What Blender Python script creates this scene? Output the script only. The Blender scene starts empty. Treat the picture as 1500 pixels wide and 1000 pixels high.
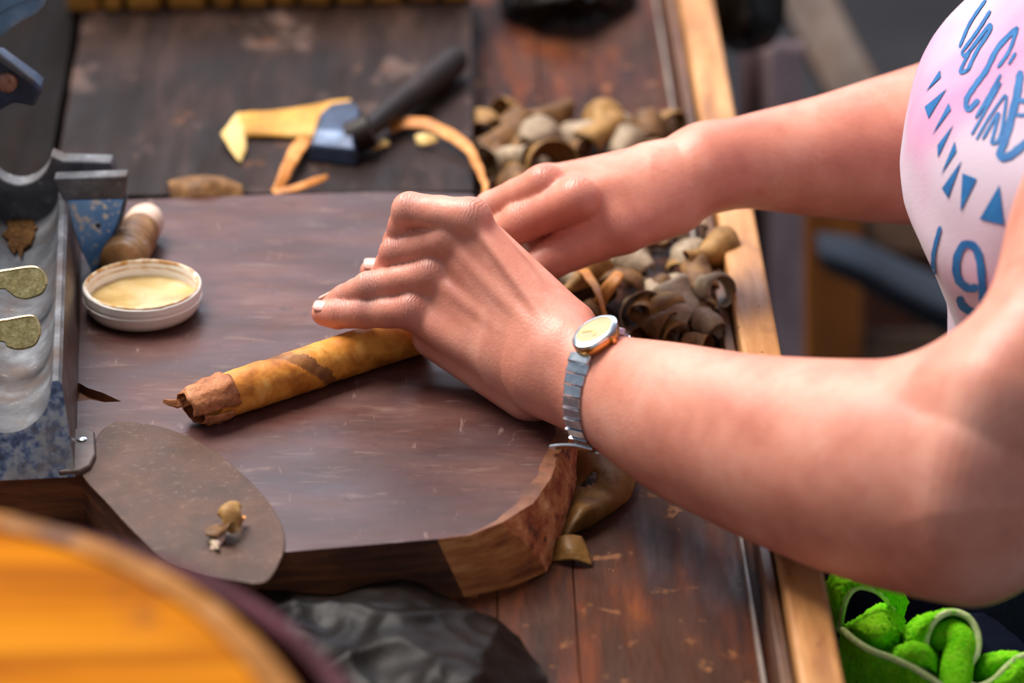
import bpy, bmesh, math, random
import numpy as np
from mathutils import Vector, Matrix, noise as mnoise
from mathutils.bvhtree import BVHTree

scene = bpy.context.scene
COL = scene.collection
# ------------------------------------------------------------------ camera
PITCH = math.radians(26.5); FPX = 5000.0; CD = 1.85
CAM = np.array([0.0, -CD*math.cos(PITCH), CD*math.sin(PITCH)])
FW = np.array([0.0, math.cos(PITCH), -math.sin(PITCH)])
UP = np.array([0.0, math.sin(PITCH), math.cos(PITCH)])
RT = np.array([1.0, 0.0, 0.0])
cd = bpy.data.cameras.new('camera'); cam = bpy.data.objects.new('camera', cd); COL.objects.link(cam)
cam.location = CAM; cam.rotation_euler = (math.pi/2-PITCH, 0, 0)
cd.sensor_width = 36.0; cd.lens = FPX/1500*36.0; cd.clip_start = 0.05
cd.dof.use_dof = True; cd.dof.focus_distance = 1.775; cd.dof.aperture_fstop = 4.6
scene.camera = cam
# ------------------------------------------------------------------ light
w = bpy.data.worlds.new('World'); scene.world = w; w.use_nodes = True
w.node_tree.nodes['Background'].inputs[0].default_value = (0.80, 0.88, 1.0, 1)
w.node_tree.nodes['Background'].inputs[1].default_value = 0.38
def area(name, loc, aim, size, power, color):                # open daylight sides of the stall
    l = bpy.data.lights.new(name, 'AREA'); o = bpy.data.objects.new(name, l); COL.objects.link(o)
    l.shape = 'RECTANGLE'; l.size, l.size_y = size; l.energy = power; l.color = color; o.location = loc
    o.rotation_euler = (Vector(loc)-Vector(aim)).to_track_quat('Z', 'Y').to_euler(); return o
area('daylight_left', (-.85, 0.72, 1.80), (-.02, -.05, .05), (1.2, 1.2), 100, (1.0, .93, .86))
area('daylight_back', (.10, 1.95, 1.25), (0, 0, 0), (1.7, 1.0), 15, (.80, .84, 1.0))
scene.view_settings.view_transform = 'Standard'; scene.view_settings.look = 'None'
scene.view_settings.exposure = 0.12; scene.view_settings.gamma = 1.0
scene.view_settings.use_curve_mapping = False
# ------------------------------------------------------------------ helpers
def V(*a): return np.array(a, float)
def ray(x, y): return FW + RT*(x-750)/FPX - UP*(y-500)/FPX
def ad(x, y, d): return CAM + d*ray(x, y)              # photo pixel at a distance
def at(x, y, z):                                        # photo pixel on a level plane
    r = ray(x, y); return CAM + r*((z-CAM[2])/r[2])
def onp(x, y, P0, n):                                   # photo pixel on any plane
    r = ray(x, y); return CAM + r*(np.dot(P0-CAM, n)/np.dot(r, n))
def nrm(v): v = np.asarray(v, float); return v/np.linalg.norm(v)
def lin(h):
    h = h.lstrip('#'); o = []
    for i in (0, 2, 4):
        c = int(h[i:i+2], 16)/255; o.append(c/12.92 if c <= .04045 else ((c+.055)/1.055)**2.4)
    return (*o, 1)
def catmull(pts, n):
    pts = [np.asarray(p, float) for p in pts]; out = []
    ext = [2*pts[0]-pts[1]] + pts + [2*pts[-1]-pts[-2]]
    m = len(pts)-1
    for i in range(n):
        u = i/(n-1)*m; k = min(int(u), m-1); t = u-k
        a, b, c, d = ext[k:k+4]
        out.append(.5*((2*b)+(-a+c)*t+(2*a-5*b+4*c-d)*t*t+(-a+3*b-3*c+d)*t**3))
    return out
class MB:
    def __init__(s): s.v = []; s.f = []; s.m = []
    def add(s, vs, fs, mi=0):
        o = len(s.v); s.v += [tuple(map(float, p)) for p in vs]
        for f in fs: s.f.append([o+i for i in f]); s.m.append(mi)
        return s
    def loft(s, rings, closed=True, caps=True, mi=0):
        n = len(rings[0]); vs = [p for r in rings for p in r]; fs = []
        for i in range(len(rings)-1):
            for j in range(n if closed else n-1):
                k = (j+1) % n; fs.append([i*n+j, i*n+k, (i+1)*n+k, (i+1)*n+j])
        if caps and closed:
            fs.append(list(range(n))[::-1]); fs.append([(len(rings)-1)*n+j for j in range(n)])
        return s.add(vs, fs, mi)
    def prism(s, pts, vec, mi=0):
        pts = [np.asarray(p, float) for p in pts]; vec = np.asarray(vec, float)
        return s.loft([pts, [p+vec for p in pts]], mi=mi)
    def box(s, c, sx, sy, sz, rot=0, mi=0):
        c = np.asarray(c, float); ca, sa = math.cos(rot), math.sin(rot); q = []
        for x, y in ((-1,-1),(1,-1),(1,1),(-1,1)):
            X, Y = x*sx/2, y*sy/2; q.append(c+V(X*ca-Y*sa, X*sa+Y*ca, -sz/2))
        return s.prism(q, (0, 0, sz), mi)
    def obox(s, c, ax, ay, az, mi=0):                    # box from half-axis vectors
        c, ax, ay, az = (np.asarray(q, float) for q in (c, ax, ay, az))
        return s.prism([c-ax-ay-az, c+ax-ay-az, c+ax+ay-az, c-ax+ay-az], 2*az, mi)
    def tube(s, pts, rad, n=12, mi=0, flat=1.0, caps=True):
        pts = [np.asarray(p, float) for p in pts]; rings = []; u = None
        for i, p in enumerate(pts):
            t = nrm(pts[min(i+1, len(pts)-1)]-pts[max(i-1, 0)])
            if u is None:
                u = np.cross(t, (0, 0, 1)); u = nrm(u) if np.linalg.norm(u) > .05 else V(1, 0, 0)
            u = nrm(u-t*np.dot(u, t)); q = np.cross(u, t)
            r = rad[i] if hasattr(rad, '__len__') else rad
            rings.append([p+r*(u*math.cos(a)+q*flat*math.sin(a)) for a in np.linspace(0, 2*math.pi, n, endpoint=False)])
        return s.loft(rings, caps=caps, mi=mi)
    def lathe(s, c, prof, n=48, mi=0, ax=(0, 0, 1), caps=True):
        c = np.asarray(c, float); ax = nrm(ax); u = np.cross(ax, (0.3, 1, 0.2)); u = nrm(u); q = np.cross(ax, u)
        rings = [[c+ax*z+r*(u*math.cos(a)+q*math.sin(a)) for a in np.linspace(0, 2*math.pi, n, endpoint=False)] for r, z in prof]
        return s.loft(rings, caps=caps, mi=mi)
    def patch(s, rows, nu, nv, mi=0, fn=None):           # smooth sheet through rows of points
        R = [catmull(r, nu) for r in rows]
        cols = [catmull([r[i] for r in R], nv) for i in range(nu)]
        vs = []
        for j in range(nv):
            for i in range(nu):
                p = cols[i][j]
                if fn is not None: p = fn(p, i/(nu-1), j/(nv-1))
                vs.append(p)
        return s.add(vs, [[j*nu+i, j*nu+i+1, (j+1)*nu+i+1, (j+1)*nu+i] for j in range(nv-1) for i in range(nu-1)], mi)
    def mesh(s, name, org=(0, 0, 0), smooth=True, ang=.7):
        me = bpy.data.meshes.new(name); o = np.asarray(org, float)
        me.from_pydata([tuple(np.asarray(p)-o) for p in s.v], [], s.f)
        me.polygons.foreach_set('material_index', s.m)
        bm = bmesh.new(); bm.from_mesh(me); bmesh.ops.recalc_face_normals(bm, faces=bm.faces)
        for f in bm.faces: f.smooth = smooth
        if smooth:
            for e in bm.edges:
                if len(e.link_faces) == 2 and e.calc_face_angle(0) > ang: e.smooth = False
        bm.to_mesh(me); bm.free(); return me
    def base(s):
        a = np.array(s.v); return V((a[:,0].min()+a[:,0].max())/2, (a[:,1].min()+a[:,1].max())/2, a[:,2].min())
    def build(s, name, mat, parent=None, smooth=True, bevel=0, solid=0, ang=.7, sub=0):
        org = np.array(parent['_o']) if parent is not None else s.base()
        me = s.mesh(name, org, smooth, ang)
        for m in (mat if isinstance(mat, (list, tuple)) else [mat]): me.materials.append(m)
        return link(name, me, parent, org, bevel, solid, sub)
def link(name, me, parent, org, bevel=0, solid=0, sub=0):
    o = bpy.data.objects.new(name, me); COL.objects.link(o); o['_o'] = [float(x) for x in org]
    if parent is None: o.location = org
    else: o.parent = parent
    if sub:
        m = o.modifiers.new('s', 'SUBSURF'); m.levels = sub; m.render_levels = sub
    if solid:
        m = o.modifiers.new('t', 'SOLIDIFY'); m.thickness = solid; m.offset = 0
    if bevel:
        m = o.modifiers.new('b', 'BEVEL'); m.width = bevel; m.segments = 2; m.limit_method = 'ANGLE'; m.angle_limit = .6
    return o
def tag(o, label, cat, group=None, kind=None):
    if label: o['label'] = label
    if cat: o['category'] = cat
    if group: o['group'] = group
    if kind: o['kind'] = kind
    return o
def thing(name, label, cat, loc, group=None):
    o = bpy.data.objects.new(name, None); COL.objects.link(o); o.location = loc; o.empty_display_size = .01
    o['_o'] = [float(x) for x in loc]
    return tag(o, label, cat, group)
def nz(p, s, seed=0.0):
    return mnoise.noise(Vector((p[0]*s+seed, p[1]*s+seed*.7, p[2]*s-seed)))
# ------------------------------------------------------------------ materials
def mat(name, ramp, sc=(20, 20, 20), det=6, rough=.5, rv=0, bump=.2, bd=.001, layers=(), metal=0, spec=.5,
        sss=0, fine=None, coat=0, rot=(0, 0, 0), sheen=0, dist=0.0):
    m = bpy.data.materials.new(name); m.use_nodes = True; nt = m.node_tree; N = nt.nodes; L = nt.links
    b = N['Principled BSDF']; tc = N.new('ShaderNodeTexCoord')
    def nzn(scale, detail, d=0.0, r=(0, 0, 0)):
        mp = N.new('ShaderNodeMapping'); mp.inputs['Scale'].default_value = scale; mp.inputs['Rotation'].default_value = r
        L.new(tc.outputs['Object'], mp.inputs[0])
        t = N.new('ShaderNodeTexNoise'); t.inputs['Scale'].default_value = 1; t.inputs['Detail'].default_value = detail
        t.inputs['Roughness'].default_value = .6; t.inputs['Distortion'].default_value = d
        L.new(mp.outputs[0], t.inputs['Vector']); return t.outputs['Fac']
    def rmp(src, stops):
        r = N.new('ShaderNodeValToRGB'); e = r.color_ramp.elements
        while len(e) < len(stops): e.new(.5)
        for k, (p, c) in zip(e, stops): k.position = p; k.color = lin(c) if isinstance(c, str) else (c, c, c, 1)
        L.new(src, r.inputs[0]); return r.outputs[0]
    f0 = nzn(sc, det, dist, rot); col = rmp(f0, ramp)
    for ly in layers:
        s2, lo, hi, hx, fac = ly[:5]
        f = nzn(s2, ly[5] if len(ly) > 5 else 4, 0.3, rot); k = rmp(f, [(lo, 0.0), (hi, float(fac))])
        mx = N.new('ShaderNodeMix'); mx.data_type = 'RGBA'
        L.new(k, mx.inputs[0]); L.new(col, mx.inputs[6]); mx.inputs[7].default_value = lin(hx); col = mx.outputs[2]
    L.new(col, b.inputs['Base Color'])
    b.inputs['Roughness'].default_value = rough; b.inputs['Metallic'].default_value = metal
    b.inputs['Specular IOR Level'].default_value = spec
    if rv:
        r = nzn((sc[0]*1.7, sc[1]*1.7, sc[2]*1.7), 5, 0, rot); k = rmp(r, [(.3, max(.03, rough-rv)), (.7, min(1, rough+rv))])
        L.new(k, b.inputs['Roughness'])
    if sss:
        b.inputs['Subsurface Weight'].default_value = sss; b.inputs['Subsurface Radius'].default_value = (1, .35, .18)
        b.inputs['Subsurface Scale'].default_value = .006
    if coat: b.inputs['Coat Weight'].default_value = coat; b.inputs['Coat Roughness'].default_value = .25
    if sheen: b.inputs['Sheen Weight'].default_value = sheen
    if bump:
        bp = N.new('ShaderNodeBump'); bp.inputs['Strength'].default_value = bump; bp.inputs['Distance'].default_value = bd
        h = nzn(fine, 6, 0, rot) if fine else f0
        L.new(h, bp.inputs['Height']); L.new(bp.outputs[0], b.inputs['Normal'])
    m['nodes_out'] = 1
    return m
Z3 = lambda s: (s, s, s)
m_board = mat('board_wood', [(.25, '281412'), (.5, '482823'), (.75, '68423a')], (9, 26, 26), 7, .43, .13, .25, .0006,
              layers=[((5, 5, 5), .5, .75, '3a2f38', .7), ((30, 90, 30), .58, .75, '7d6258', .45), ((160, 30, 60), .64, .72, '9a8278', .4),
                      ((220, 320, 90), .70, .76, 'b39c90', .5), ((40, 400, 200), .66, .72, '8a7470', .45), ((70, 70, 70), .64, .72, '241414', .5)], fine=(120, 60, 120), spec=.38, rot=(0, 0, .35))
m_boardside = mat('board_side', [(.3, '2a130c'), (.5, '55301c'), (.72, '8a5630')], (14, 14, 110), 7, .55, .1, .4, .001,
                  layers=[((16, 16, 16), .5, .7, '2c1710', .7)], fine=(60, 60, 320))
m_cutend = mat('fresh_cut_wood', [(.3, '6a3416'), (.5, 'aa6634'), (.72, 'd09458')], (30, 30, 160), 7, .55, .1, .4, .001, layers=[((40, 40, 200), .58, .68, '4a2818', .7)], fine=(60, 60, 320))
m_bark = mat('bark_edge', [(.3, '6a3020'), (.42, 'c0643a'), (.58, 'ea9860'), (.75, 'f4bc8a')], (85, 85, 85), 8, .6, .1, .9, .004,
             layers=[((60, 60, 60), .58, .66, '503034', .85)], fine=Z3(260))
m_band = mat('rubbed_edge_wood', [(.3, '4a2a1e'), (.5, '74442a'), (.75, '9c683e')], (50, 50, 50), 7, .45, .1, .4, .0008, layers=[(Z3(30), .5, .7, '4a302c', .7)], fine=Z3(160))
m_plank = mat('old_plank', [(.25, '090504'), (.5, '1c100c'), (.75, '3c2a24')], (40, 7, 40), 7, .55, .12, .35, .001,
              layers=[((12, 12, 12), .45, .7, '32201a', .7), ((22, 14, 22), .6, .75, '7a6258', .6), ((30, 25, 30), .66, .74, '7a4c2a', .6)], spec=.14, fine=(260, 40, 260))
m_plankd = mat('dark_plank', [(.3, '060302'), (.55, '0f0704'), (.75, '1a0d07')], (30, 6, 30), 6, .6, .1, .3, .001, spec=.06)
m_tray = mat('tray_wood', [(.28, '180a06'), (.48, '381a0e'), (.62, '5e2c12'), (.78, '884c22')], (46, 7, 46), 8, .5, .15, .4, .001,
             layers=[((16, 10, 16), .48, .66, '42281c', .85), ((70, 60, 70), .62, .7, 'a06a42', .5), ((120, 120, 120), .69, .74, 'b08a6a', .6)], spec=.14, fine=(300, 60, 300))
m_rail = mat('rail_wood', [(.28, '8a5428'), (.5, 'b9824c'), (.7, 'd8a570')], (60, 9, 60), 7, .5, .1, .4, .001,
             layers=[((35, 20, 35), .6, .72, '7a4a28', .6), ((150, 90, 150), .68, .72, '46281a', .9), ((40, 12, 40), .66, .74, 'cbb6a8', .6)], fine=(320, 40, 320))
m_rail2 = mat('rail_side_wood', [(.3, '3a2216'), (.55, '6e4a34'), (.75, '8c6a52')], (50, 9, 50), 6, .55, .1, .3, .001)
m_greyedge = mat('worn_edge', [(.3, '5a4a44'), (.6, '93857c'), (.8, 'b0a49c')], (60, 14, 60), 6, .45, .1, .3, .001)
m_skinbase = None
m_cigar = mat('cigar_leaf', [(.22, '7e4416'), (.42, 'b87024'), (.58, 'd8923a'), (.78, 'e8b466')], (60, 60, 60), 6, .55, .12, .35, .0012,
              layers=[((26, 26, 26), .56, .7, '7a4a26', .75), ((90, 90, 90), .66, .74, 'd4a862', .6)], fine=(150, 150, 150), spec=.35, dist=.5)
m_cigar_dark = mat('cigar_leaf_dark', [(.25, '5a3218'), (.5, '8e5a2c'), (.75, 'b88244')], Z3(80), 6, .55, .12, .35, .0012, fine=Z3(150), spec=.35, layers=[(Z3(120), .55, .68, '6a4434', .7)])
m_cigar2 = mat('cigar_torn_leaf', [(.25, '5c2f1c'), (.5, 'b27046'), (.75, 'cf9468')], (90, 90, 90), 7, .6, .1, .7, .0015,
               layers=[((150, 150, 150), .58, .68, '5a3226', .7)], fine=(240, 240, 240), spec=.3)
m_gold = mat('gold_leaf', [(.25, '96621a'), (.5, 'c48e34'), (.75, 'dcae60')], (70, 40, 70), 5, .55, .1, .4, .001, spec=.35)
m_palegold = mat('pale_leaf', [(.25, 'b89048'), (.5, 'd8b874'), (.75, 'e6cc94')], (70, 40, 70), 5, .6, .1, .4, .001, spec=.3)
m_dirt = mat('tobacco_dust', [(.35, '3a2412'), (.6, '6a4a28')], Z3(400), 6, .9, 0, 1, .002, spec=.1, fine=Z3(500))
m_orange = mat('orange_leaf', [(.25, '8a4c1c'), (.5, 'c07a34'), (.75, 'dca05c')], (60, 60, 60), 5, .55, .1, .4, .001, spec=.35)
m_scrap = [mat('dry_leaf_brown', [(.25, '3a2410'), (.5, '74502c'), (.75, 'a8804e')], Z3(70), 6, .6, .1, .6, .002, spec=.3, fine=Z3(150)),
           mat('dry_leaf_grey', [(.25, '6a5844'), (.5, 'a08c74'), (.75, 'cbbba6')], Z3(60), 6, .6, .1, .6, .002, spec=.35, fine=Z3(150)),
           mat('dry_leaf_tan', [(.25, '5e4020'), (.5, '9c7440'), (.75, 'c8a468')], Z3(60), 6, .6, .1, .6, .002, spec=.3, fine=Z3(150))]
m_leafbig = mat('broad_leaf', [(.25, '3e240c'), (.5, '75501f'), (.75, '9a7038')], Z3(30), 6, .55, .1, .6, .002, spec=.35, fine=Z3(110))
m_blade = mat('brown_blade', [(.3, '38261e'), (.55, '52392d'), (.75, '684a3a')], Z3(22), 6, .5, .08, .5, .0005,
              layers=[((260, 420, 300), .58, .7, '7a6252', .6), (Z3(16), .5, .7, '33261f', .6)], fine=(700, 1000, 700), spec=.22)
m_white = mat('white_plastic', [(.3, 'ece2d6'), (.6, 'faf6f0')], Z3(30), 4, .35, .06, .1, .0005, layers=[(Z3(60), .6, .75, 'd0a878', .5)], sss=.0)
m_rim = mat('paste_stain', [(.25, '7a4c18'), (.45, 'c08c46'), (.6, 'ecdcc0'), (.8, 'f6efe4')], Z3(90), 5, .4, .1, .3, .001)
m_paste = mat('paste', [(.25, 'a07c40'), (.5, 'c9ab70'), (.75, 'ddc492')], (30, 60, 60), 6, .25, .08, .3, .001, layers=[(Z3(140), .66, .72, '7a5a2c', .6)])
m_steel = mat('grey_cast_metal', [(.25, '37363a'), (.5, '58595e'), (.75, '7e8288')], Z3(50), 7, .7, .12, .4, .0008, metal=.2, spec=.3,
              layers=[(Z3(30), .5, .68, '54443c', .75), (Z3(200), .66, .72, 'a8acb0', .6)], fine=Z3(160))
m_steelb = mat('worn_metal_side', [(.3, '382d2a'), (.55, '54463f'), (.75, '6c5e56')], Z3(40), 7, .45, .12, .4, .0008, metal=.35,
               layers=[(Z3(60), .55, .7, '5a3c30', .6)], fine=Z3(180))
m_bluesp = mat('speckled_blue_paint', [(.36, '2c3a56'), (.47, '4f678c'), (.53, '7f8d9c'), (.7, '9ba1a6')], Z3(190), 6, .45, .1, .4, .0006,
               layers=[(Z3(40), .52, .68, '8a857c', .75)], fine=Z3(200))
m_blue = mat('chipped_blue_paint', [(.3, '4f86c8'), (.6, '7aaee4'), (.8, '94c0ea')], Z3(30), 5, .45, .08, .3, .0006,
             layers=[(Z3(95), .53, .56, 'd0d2d4', 1.0), (Z3(260), .60, .63, 'e0e2e4', .9)], fine=Z3(95))
m_lever = mat('grey_blue_paint', [(.3, '40607c'), (.6, '5d84a4'), (.8, '88a4b8')], Z3(40), 6, .45, .1, .3, .0006)
m_brass = mat('dull_brass', [(.3, '776a42'), (.55, '968a60'), (.8, 'b0a67e')], Z3(300), 4, .35, .08, .4, .0004, metal=.8, fine=Z3(600))
m_brassedge = mat('bright_brass', [(.3, 'b08a4a'), (.7, 'e8d8a8')], Z3(90), 4, .25, .05, .1, .0004, metal=.9)
m_rust = mat('rusty_screw', [(.3, '5c3a30'), (.6, '9a705e'), (.8, 'b09080')], Z3(220), 5, .55, .1, .4, .0006, metal=.4)
m_chrome = mat('bright_steel', [(.3, 'b8c2cc'), (.7, 'e6ecf2')], Z3(60), 3, .2, .06, .05, .0003, metal=1)
m_chromed = mat('link_steel', [(.3, '9aa8b8'), (.7, 'd4dce6')], Z3(90), 3, .24, .08, .1, .0003, metal=1)
m_goldm = mat('gold_plate', [(.3, 'c08a44'), (.7, 'f0c078')], Z3(60), 3, .25, .05, .05, .0003, metal=1)
m_dial = mat('cream_dial', [(.3, 'b0a07a'), (.7, 'c2b48e')], Z3(90), 3, .6, 0, 0, spec=.2)
m_black = mat('black_mark', [(.3, '15151a'), (.7, '22222a')], Z3(50), 2, .4, 0, 0)
m_bag = mat('black_plastic', [(.3, '080605'), (.7, '18110e')], Z3(20), 4, .42, .1, .5, .002, spec=.09, fine=Z3(60))
m_barrel = mat('ochre_wood', [(.28, '8c4a04'), (.5, 'b86c0a'), (.72, 'cc861a')], (4, 70, 60), 6, .8, .1, .25, .001, spec=.04,
               layers=[((14, 14, 14), .60, .68, '5a3630', .85), ((5, 40, 40), .52, .62, '8a4a0a', .7)], fine=(20, 260, 260))
m_barrelrim = mat('worn_rim_wood', [(.28, '70461c'), (.5, 'a06c38'), (.7, 'b89474')], (30, 30, 30), 6, .8, .1, .3, .001, spec=.08,
                  layers=[((20, 20, 20), .6, .68, '5a403c', .8)])
m_plum = mat('plum_band', [(.3, '3a141a'), (.7, '5e2c36')], Z3(30), 4, .6, .1, .2, .001, spec=.1)
m_towel = mat('lime_terry', [(.3, '6ee814'), (.5, '92ff20'), (.75, 'b4ff40')], Z3(260), 3, .9, 0, 1.0, .004, spec=.05, fine=Z3(520), sheen=0,
              layers=[(Z3(18), .5, .7, 'a0d820', .5)])
m_hem = mat('towel_hem', [(.3, 'bcdc78'), (.7, 'e8f4b8')], Z3(300), 3, .9, 0, .8, .002, spec=.2, fine=Z3(700))
m_jeans = mat('navy_denim', [(.3, '04060d'), (.6, '090f20'), (.8, '121d3a')], Z3(30), 5, .85, 0, .5, .001, fine=(700, 700, 700), spec=.04)
m_shirt = mat('pink_jersey', [(.30, 'bcb0be'), (.48, 'beaaba'), (.60, 'c294b0'), (.75, 'c480a8')], (7, 7, 8), 3, .85, 0, .35, .0008,
              fine=(300, 300, 1400), spec=.2, sheen=.15)
m_print = mat('blue_print', [(.3, '165790'), (.7, '216ca6')], Z3(90), 4, .6, 0, .3, .0004, spec=.3, fine=Z3(600))
m_handle = mat('dark_handle', [(.3, '120c0c'), (.6, '261b1a'), (.8, '352826')], (20, 20, 20), 5, .55, .1, .3, .001, spec=.25)
m_bluesteel = mat('blued_steel', [(.3, '20283a'), (.6, '38465e'), (.8, '566680')], Z3(50), 5, .4, .1, .3, .001, metal=.5)
m_wrap = mat('wrapped_leaf', [(.25, '4a2c18'), (.5, '8a6238'), (.75, 'b89060')], (60, 60, 60), 6, .55, .1, .6, .002, layers=[(Z3(60), .58, .68, 'a89a98', .7)])
m_paletip = mat('pale_tip', [(.3, 'c09a84'), (.6, 'dcc2b0'), (.8, 'cfc6d0')], Z3(60), 4, .45, .1, .3, .001)
m_ochre = mat('ochre_slat', [(.3, '6e4610'), (.55, '9c6a1e'), (.75, 'b88838')], (40, 40, 40), 5, .6, .1, .3, .001)
m_ground = mat('concrete_ground', [(.3, '2a282c'), (.6, '3c3a3e'), (.8, '4a484c')], Z3(4), 6, .8, .1, .3, .004)
m_brownwood = mat('brown_wood', [(.3, '2a1a10'), (.6, '4a3220'), (.8, '5e4228')], (20, 20, 5), 5, .6, .1, .3, .001)
m_orangewood = mat('orange_wood', [(.3, '6a3812'), (.6, '96561e'), (.8, 'ac6c30')], (30, 30, 6), 5, .55, .1, .3, .001)
m_orangewood2 = mat('dull_brown_wood', [(.3, '40241a'), (.6, '60382a'), (.8, '704830')], (20, 20, 5), 5, .6, .1, .3, .001)
m_mauve = mat('mauve_cloth', [(.3, '7a6468'), (.6, '9a8284'), (.8, 'a89496')], Z3(16), 4, .8, 0, .4, .002)
m_navy = mat('navy_cloth', [(.3, '161c28'), (.6, '263242'), (.8, '323e4c')], Z3(16), 4, .8, 0, .4, .002)
m_nail = mat('nail', [(.3, 'd09a8c'), (.7, 'deb0a2')], Z3(90), 2, .35, 0, 0, spec=.6)

def skin_mat():
    m = mat('skin', [(.25, 'b86e5c'), (.5, 'd48a74'), (.75, 'e2a490')], Z3(22), 5, .46, .07, .22, .0006, sss=.2, fine=Z3(420), spec=.5,
            layers=[(Z3(55), .52, .74, 'bd6c58', .5), (Z3(170), .66, .72, 'a06858', .3)])
    nt = m.node_tree; N = nt.nodes; L = nt.links; b = N['Principled BSDF']
    src = b.inputs['Base Color'].links[0].from_socket
    a = N.new('ShaderNodeAttribute'); a.attribute_name = 'pigment'
    mx = N.new('ShaderNodeMix'); mx.data_type = 'RGBA'; L.new(a.outputs['Fac'], mx.inputs[0]); L.new(src, mx.inputs[6])
    mx.inputs[7].default_value = lin('80504e'); L.new(mx.outputs[2], b.inputs['Base Color'])
    cu = N.new('ShaderNodeAttribute'); cu.attribute_name = 'crease_u'; cm = N.new('ShaderNodeAttribute'); cm.attribute_name = 'crease_m'
    tc = N.new('ShaderNodeTexCoord'); tn = N.new('ShaderNodeTexNoise'); tn.inputs['Scale'].default_value = 160; L.new(tc.outputs['Object'], tn.inputs['Vector'])
    def mt(op, x, y):
        n = N.new('ShaderNodeMath'); n.operation = op
        for k, v in ((0, x), (1, y)):
            if v is None: continue
            if isinstance(v, (int, float)): n.inputs[k].default_value = v
            else: L.new(v, n.inputs[k])
        return n.outputs[0]
    ph = mt('ADD', mt('MULTIPLY', cu.outputs['Fac'], 3.4), mt('MULTIPLY', tn.outputs['Fac'], 16.0))
    h = mt('MULTIPLY', mt('SINE', ph, None), cm.outputs['Fac'])
    old = b.inputs['Normal'].links[0].from_node
    bp = N.new('ShaderNodeBump'); bp.inputs['Strength'].default_value = .3; bp.inputs['Distance'].default_value = .0005
    L.new(h, bp.inputs['Height']); L.new(old.outputs[0], bp.inputs['Normal']); L.new(bp.outputs[0], b.inputs['Normal'])
    vo = N.new('ShaderNodeTexVoronoi'); vo.inputs['Scale'].default_value = 620; L.new(tc.outputs['Object'], vo.inputs['Vector'])
    b2 = N.new('ShaderNodeBump'); b2.inputs['Strength'].default_value = .25; b2.inputs['Distance'].default_value = .0003
    L.new(vo.outputs['Distance'], b2.inputs['Height']); L.new(bp.outputs[0], b2.inputs['Normal']); L.new(b2.outputs[0], b.inputs['Normal'])
    return m
m_skin = skin_mat()

# ------------------------------------------------------------------ ground and table
g = MB(); g.box((0.3, 1.2, -.76), 7, 7, .02)
tag(g.build('floor', m_ground, smooth=False), 'dark grey concrete ground below the work table', 'floor', kind='structure')
ZF = -.033                                               # tray floor level
ra0, ra1 = at(996, 0, -.004), at(1173, 1000, -.004)      # rail inner top edge
rb0, rb1 = at(1047, 0, -.004), at(1238, 1000, -.004)
rd = nrm(ra1-ra0)
def ext(p, k): return p + rd*k
table = thing('work_table', 'brown wooden rolling table with a raised rail along the sitter\'s side', 'table', (0, 0, -.75))
xr = V(rd[1], -rd[0], 0); xr = xr if xr[0] < 0 else -xr  # pointing left, across the tray
A0, A1 = ext(ra0, -.25), ext(ra1, .03)
ed_ = lambda x, y: float(np.dot(at(x, y, ZF)-A0, xr)); e1_, e2_ = ed_(844, 900), ed_(729, 900)
edges = [0, e1_, e2_, e2_+.1, e2_+.2, e2_+.32, .72]
for i in range(len(edges)-1):
    e0, e1 = edges[i]+.0002, edges[i+1]-.0002
    p = [A0+xr*e0, A0+xr*e1, A1+xr*e1, A1+xr*e0]
    q = MB(); q.prism([V(a[0], a[1], ZF-.02) for a in p], (0, 0, .02)); q.build('floor_plank', m_tray, table, smooth=False, bevel=.0006)
for (i0, i1, o0, o1, z0, z1, mm, nm) in (
        (ra0, ra1, rb0, rb1, -.075, -.004, m_rail, 'rail'),):
    r = MB(); P = [ext(i0, -.25), ext(o0, -.25), ext(o1, .03), ext(i1, .03)]
    r.prism([V(a[0], a[1], z0) for a in P], (0, 0, z1-z0))
    # the worn top edge is broken up a little
    r.build(nm, m_rail, table, smooth=False, bevel=.0022)
q = MB(); P = [A0+xr*.0015, A0+xr*.007, A1+xr*.007, A1+xr*.0015]
q.prism([V(a[0], a[1], ZF) for a in P], (0, 0, .020)); q.build('inner_strip', m_rail2, table, smooth=False, bevel=.001)
q = MB(); P = [A0+xr*.0115, A0+xr*.0135, A1+xr*.0135, A1+xr*.0115]
q.prism([V(a[0], a[1], ZF) for a in P], (0, 0, .006)); q.build('edge_bead', m_greyedge, table, smooth=False, bevel=.0005)
q = MB()
for s_, e_ in ((.02, .04),):
    for k in (0, 1):
        base = (A0 if k == 0 else A1)
        P = [base+xr*.0, base+xr*.72, base+xr*.72+rd*(.02 if k == 0 else -.02), base+rd*(.02 if k == 0 else -.02)]
        qq = MB(); qq.prism([V(a[0], a[1], -.13) for a in P], (0, 0, .13+ZF-.02)); qq.build('apron', m_rail2, table, smooth=False)
for a in (A0+xr*.03+rd*.04, A0+xr*.69+rd*.04, A1+xr*.03-rd*.04, A1+xr*.69-rd*.04):
    q = MB(); q.box((a[0], a[1], (-.75+ZF-.02)/2), .05, .05, .75+ZF-.02); q.build('leg', m_rail2, table, smooth=False, bevel=.003)

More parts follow.
